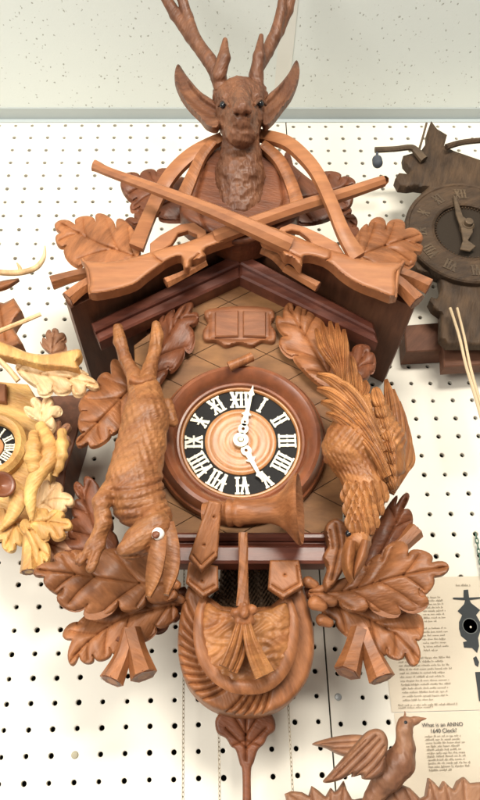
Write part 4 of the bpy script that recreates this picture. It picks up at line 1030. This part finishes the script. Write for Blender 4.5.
lathe('dial_centre', fc, (0, -1, 0), [(0, .14), (33*fr_, .14), (33.2*fr_, .1)], plain('blackened_oak', (.028, .019, .012), .7, 0, bump=.5, spec=.2), fdial, 60)
m = MB()
for k in range(64):
    a = 2*math.pi*k/64; c_ = fc+np.array([31.3*fr_*math.cos(a), -.2, 31.3*fr_*math.sin(a)]); v, f = lathe_geo(c_, (0, -1, 0), [(.045, -.1), (.045, .04), (.02, .07), (0, .075)], 6); m.add(v, f)
m.build('beaded_ring', OLDW, fdial)
OLDN = wood('worn_numeral_wood', (.125, .083, .048), (.052, .035, .022), rough=.6, coat=0, var=0)
for i, tx in enumerate(['XII', 'I', 'VI', 'VII', 'VIII', 'IX', 'X', 'XI']):
    a = [0, 30, 180, 210, 240, 270, 300, 330][i]
    o = numeral(tx, math.radians(a), 47.5*fr_, 12*fr_, fdial, fc, fc[1]-.27); o.data.materials[0] = OLDN
hb = lathe('hub', W(467, 226, 3.4), (0, -1, 0), [(7*fr_, -.3), (7*fr_, .1), (5.5*fr_, .2), (4.5*fr_, .2), (4*fr_, .4), (0, .42)], OLDN, foliot, 24)
prism('hand', [(453, 194), (457, 198), (463, 216), (472, 222), (473, 232), (468, 240), (476, 246), (470, 251), (460, 249), (463, 240), (461, 228), (456, 214)], 3.55, .1, OLDN, foliot, .03)
ptube('foliot_bar', [(375, 150, 3.4, 3.2), (395, 149, 3.4, 3), (410, 147.5, 3.4, 3.2), (416, 151, 3.3, 4), (424, 160, 3.2, 4.5)], OLDN, foliot, 8)
ptube('foliot_bar', [(446, 147, 3.4, 3.2), (465, 142, 3.4, 3), (500, 139, 3.4, 3)], OLDW, foliot, 8)
ptube('rod', [(426.5, 123, 3.3, 1.1), (423, 136, 3.3, 1.1), (419, 150, 3.3, 1.2)], OLDN, foliot, 6)
w_ = solid('foliot_weight', [(377, 160, 3.4, 5, 377.5, 163, 3.4, 5.2), (377, 153, 3.4, 1.4, 377, 160, 3.4, 1.4)], BLUEG, foliot, .04, .06)
ptube('weight_cord', [(450, 308, 3.6, 1.5), (459, 336, 3.7, 1.5), (466, 366, 3.8, 1.6), (474, 392, 3.9, 1.8), (482, 420, 4.0, 1.8)], CORD, foliot, 8)
ptube('weight_cord', [(457, 308, 3.7, 1.3), (464, 336, 3.75, 1.3), (470, 366, 3.8, 1.5), (477, 392, 3.85, 1.6), (486, 420, 3.9, 1.6)], CORD, foliot, 8)

# green chain hooked in a peg hole
p = W(475.5, 533, .3); m = MB(); z = p[2]; k = 0
while z > p[2]-3.6:
    pts = [(p[0]+.07*math.cos(a)*(1 if k % 2 else .4), p[1]+.07*math.cos(a)*(0.2 if k % 2 else .8), z-.12+.16*math.sin(a)) for a in np.linspace(0, 2*math.pi, 12)]
    v, f = tube_geo(pts, .03, 6, cap=False); m.add(v, f); z -= .25; k += 1
ch = m.build('chain', GREEN, None, True, None); tag(ch, 'short dark green chain hanging from a peg hole above the printed sheet', 'chain')

# ================================================================== printed sheets
def sheet(name, x0, x1, z0, z1, y, lab, rot=0):
    nx, nz = 14, 14; V = []; 
    for j in range(nz+1):
        for i in range(nx+1):
            u, w2 = i/nx, j/nz
            V.append((x0+(x1-x0)*u, y-.05*math.sin(w2*3.1)*math.sin(u*2.4+.4)-.02, z0+(z1-z0)*w2))
    n = len(V); V += [(a, b_+.012, c_) for a, b_, c_ in V]; f = []
    for j in range(nz):
        for i in range(nx):
            a = j*(nx+1)+i; f.append((a, a+1, a+nx+2, a+nx+1)); f.append((a+n, a+nx+1+n, a+nx+2+n, a+1+n))
    o = mk(name, V, f, PAPER, None, True, None); return tag(o, lab, 'printed sheet', 'printed sheets on the pegboard')
xl = W(389, 690, 0)[0]; zt = W(452, 577, 0)[2]; zm = W(440, 711, 0)[2]
sh = sheet('printed_sheet', xl, xl+9.5, zm, zt, -.03, 'cream printed sheet with a dark drawing of a clock and dense text')
sh2 = sheet('printed_sheet', xl+.1, xl+9.5, zm-7.5, zm-.04, -.02, 'cream printed sheet headed What is an ANNO 1640 Clock, right of the dove')
def words(par, px0, px1, py0, py1, n, mat=INK, ragged=.2, seed=1, hgt=.052):
    rs = random.Random(seed); m = MB(); pos = W(px0, py0, .1); zt_ = pos[2]; zb = W(px0, py1, .1)[2]; X0 = pos[0]; X1 = W(px1, py0, .1)[0]
    for i in range(n):
        z = zt_+(zb-zt_)*i/max(1, n-1); x = X0; end = X1-(X1-X0)*rs.random()*ragged
        if i == n-1: end = X0+(X1-X0)*.55
        while x < end:
            # a word: tiny uneven letter strokes
            L_w = rs.randint(2, 8)
            for q_ in range(L_w):
                up = .03 if rs.random() < .28 else 0; dn = .022 if rs.random() < .12 else 0
                m.box((x, -.118, z-dn), (x+.026, -.112, z+hgt*.75+up)); 
                if rs.random() < .6: m.box((x+.012, -.1176, z+rs.choice([0, hgt*.55])), (x+.040, -.1124, z+rs.choice([0, hgt*.55])+.016)) if False else m.box((x+.026, -.117, z), (x+.038, -.112, z+.015))
                x += .046
                if x > end: break
            x += .05
    return m.build('printed_text', mat, par, False, None)
words(sh, 421, 444, 598, 622, 8, seed=2); words(sh, 421, 447, 629, 651, 7, seed=3); words(sh, 398, 452, 659, 701, 12, seed=4); words(sh, 398, 460, 706, 708.5, 2, seed=8)
words(sh2, 425, 466, 737, 771, 11, seed=5)
def text(s_, px, py, size, par, mat, y=-.118, bold=.0):
    c = bpy.data.curves.new('lettering', 'FONT'); c.body = s_; c.size = size*IN; c.align_x = 'CENTER'; c.extrude = .003*IN; c.offset = bold*IN
    t = bpy.data.objects.new('lettering', c); COL.objects.link(t); dg = bpy.context.evaluated_depsgraph_get(); me = bpy.data.meshes.new_from_object(t.evaluated_get(dg))
    bpy.data.objects.remove(t); n = len(me.vertices); a = np.empty(n*3); me.vertices.foreach_get('co', a); a = a.reshape(-1, 3)/IN
    p_ = W(px, py, .1); v = np.stack([a[:, 0]+p_[0], y-a[:, 2], a[:, 1]+p_[2]], 1)
    fs = [tuple(q.vertices) for q in me.polygons]; o = mk('heading', v, fs, mat, par, False, None); return o
text('What is an ANNO', 442.5, 726.5, .225, sh2, INKD); text('1640 Clock?', 443.5, 732.5, .225, sh2, INKD)
words(sh, 456, 482, 586, 589, 1, seed=9, hgt=.07)
def flat(name, poly, par, d=.12): return prism(name, poly, d, .012, INKD, par, .001)
flat('clock_picture', [(463.5, 590), (468, 589.5), (469, 597.5), (480, 597), (480, 598.5), (469.5, 600), (471, 603), (480, 610), (476, 615), (480, 622), (480.5, 630), (478, 638), (479, 646), (477, 653), (472, 648), (464, 647.5), (463, 642), (467, 641), (461, 636), (459, 629), (459, 622), (462, 615), (457.5, 611), (464, 604), (465, 600), (453, 599), (453, 597.5), (463.5, 597.5)], sh)
flat('clock_picture', [(473, 658), (476, 656), (479, 662), (478, 667), (475, 665)], sh); flat('clock_picture', [(475, 672), (500, 671), (500, 703), (479, 701)], sh)
lathe('picture_dial', W(470, 626, .13), (0, -1, 0), [(7.2*.043, 0), (7.2*.043, .008), (8*.043, .008), (8*.043, 0)], plain('grey_ink', (.14, .15, .14), .8), sh, 30)
lathe('picture_dial', W(470.5, 627, .13), (0, -1, 0), [(0, .01), (1.1*.043, .01), (1.1*.043, 0)], PAPER, sh, 12)

# ================================================================== carved dove, lower right
dv = thing('carved_crest', 'carved brown dove with raised wings perched on leaves, in front of the printed sheet', 'carved crest', W(390, 795, 3.5))
dove = solid('dove', [(405, 724, 5.2, 7.5, 404, 730, 5.2, 8), (404, 730, 5.2, 8, 405, 748, 5.1, 10), (405, 748, 5.1, 10, 400, 762, 5.0, 15), (400, 762, 5.0, 15, 388, 776, 4.8, 15), (388, 776, 4.8, 14, 374, 796, 4.5, 9), (374, 796, 4.5, 9, 360, 822, 4.2, 8),
    (410, 722, 5.2, 4.5, 416, 720, 5.2, 3.2), (416, 720, 5.2, 3.2, 426, 718.5, 5.2, .9)], DOVE, dv, .045, .1, facets(6, .015, 3), gouge=(.16, .03, 5, (1, 1, 2)))
lathe('eye', W(405.5, 722.5, front_d(dove, 405.5, 722.5)-.03), (0, -1, 0), [(.055, -.05), (.06, .02), (.03, .045), (0, .05)], GLASSB, dove, 14)
ptube('crest_tuft', [(404, 718, 5.3, 1.2), (405, 714, 5.3, 1), (404.5, 711, 5.3, .4)], DOVE, dove, 6)
def wing(out, dep, th, cre): return relief('wing', catmull(out, 5, True), dep, DOVE, dv, th=th, rim=5, H=.28, creases=cre, step=1.4)
wing([(312.5, 744), (325, 739), (345, 735), (362, 735), (372, 740), (366, 752), (350, 757), (338, 754), (326, 748)], [(312, 744, 3.6), (365, 745, 4.4)], .25, [([(322, 744), (360, 742)], .9, .06), ([(330, 749), (362, 748)], .9, .06)])
wing([(386, 758), (388, 742), (384, 732), (376, 728.5), (367, 732), (356, 744), (342, 760), (330, 774), (324, 781), (328, 783), (340, 780), (352, 774), (353, 777), (362, 775), (364, 779), (374, 779), (384, 772)], [(325, 782, 5.0), (385, 745, 5.7)], .35,
     [([(334, 778), (360, 752), (376, 736)], 1, .09), ([(345, 777), (366, 756), (380, 740)], 1, .09), ([(356, 775), (371, 762), (384, 746)], 1, .09), ([(366, 777), (377, 766), (386, 754)], 1, .09), ([(334, 772), (350, 756), (366, 740)], .8, .05)])
def DL(pts, mid, dep): 
    o = relief('leaf', pts, dep, DOVE, dv, th=.3, rim=4, H=.22, creases=[(m_, 1.1, .08) for m_ in mid], step=1.8); return o
DL([(285, 794), (292, 791), (302, 792), (309, 796), (312, 786), (318, 790), (326, 797), (331, 788), (335, 792), (338, 790), (344, 781), (347, 790), (352, 799), (360, 800), (356, 830), (300, 835), (288, 806)], [[(310, 790), (318, 815)], [(344, 786), (340, 815)], [(330, 792), (332, 815)], [(290, 795), (310, 810)]], 4.6)
DL([(418, 800), (426, 796), (429, 778), (434, 782), (440, 789), (444, 781), (450, 787), (454, 790), (458, 781), (464, 777), (470, 783), (480, 782), (500, 790), (500, 835), (425, 835)], [[(430, 783), (440, 815)], [(445, 785), (452, 815)], [(463, 781), (466, 815)], [(484, 787), (480, 815)]], 4.6)
DL([(385, 790), (396, 782), (410, 788), (422, 800), (430, 835), (370, 835), (372, 800)], [[(392, 790), (405, 815)], [(405, 790), (418, 815)]], 4.2)
ptube('branch', [(340, 812, 4.0, 8), (375, 806, 4.1, 8), (420, 812, 4.0, 8), (470, 815, 3.9, 8)], DOVE, dv, 10)

# ------------------------------------------------------------------ camera, light, render
cam = bpy.data.cameras.new('camera'); co = bpy.data.objects.new('camera', cam); COL.objects.link(co)
M = Matrix((( cr[0], cu[0], -cf[0], 0), (cr[1], cu[1], -cf[1], -DIST*IN), (cr[2], cu[2], -cf[2], ZO*IN), (0, 0, 0, 1)))
co.matrix_world = M
cam.sensor_fit = 'VERTICAL'; cam.sensor_height = 36; cam.sensor_width = 36*.6; cam.lens = F/800*36
cam.clip_start = .02; cam.clip_end = 60
scene.camera = co
def area(name, loc, to, sx, sy_, power, col):
    l = bpy.data.lights.new(name, 'AREA'); l.shape = 'RECTANGLE'; l.size = sx*IN; l.size_y = sy_*IN; l.energy = power; l.color = col
    o = bpy.data.objects.new(name, l); COL.objects.link(o); o.location = Vector(loc)*IN
    o.rotation_euler = (Vector(to)-Vector(loc)).to_track_quat('-Z', 'Y').to_euler(); return o
# fluorescent ceiling fixture behind the viewer, an added soft fill lamp at front left, light bounced about the room
area('ceiling_fixture', (12, -66, TOP-2), (2, 0, ZO+14), 30, 12, 42, (1, .94, .84))
area('front_left_fill', (-46, -74, ZO+2), (0, 0, ZO+6), 44, 40, 42, (1, .965, .90))
w = bpy.data.worlds.new('World'); scene.world = w; w.use_nodes = True
bg = w.node_tree.nodes['Background']; bg.inputs[0].default_value = (1, .96, .90, 1); bg.inputs[1].default_value = .32
scene.view_settings.view_transform = 'Standard'; scene.view_settings.look = 'None'
scene.view_settings.exposure = .08; scene.view_settings.gamma = 1
scene.render.resolution_x = 614; scene.render.resolution_y = 1024
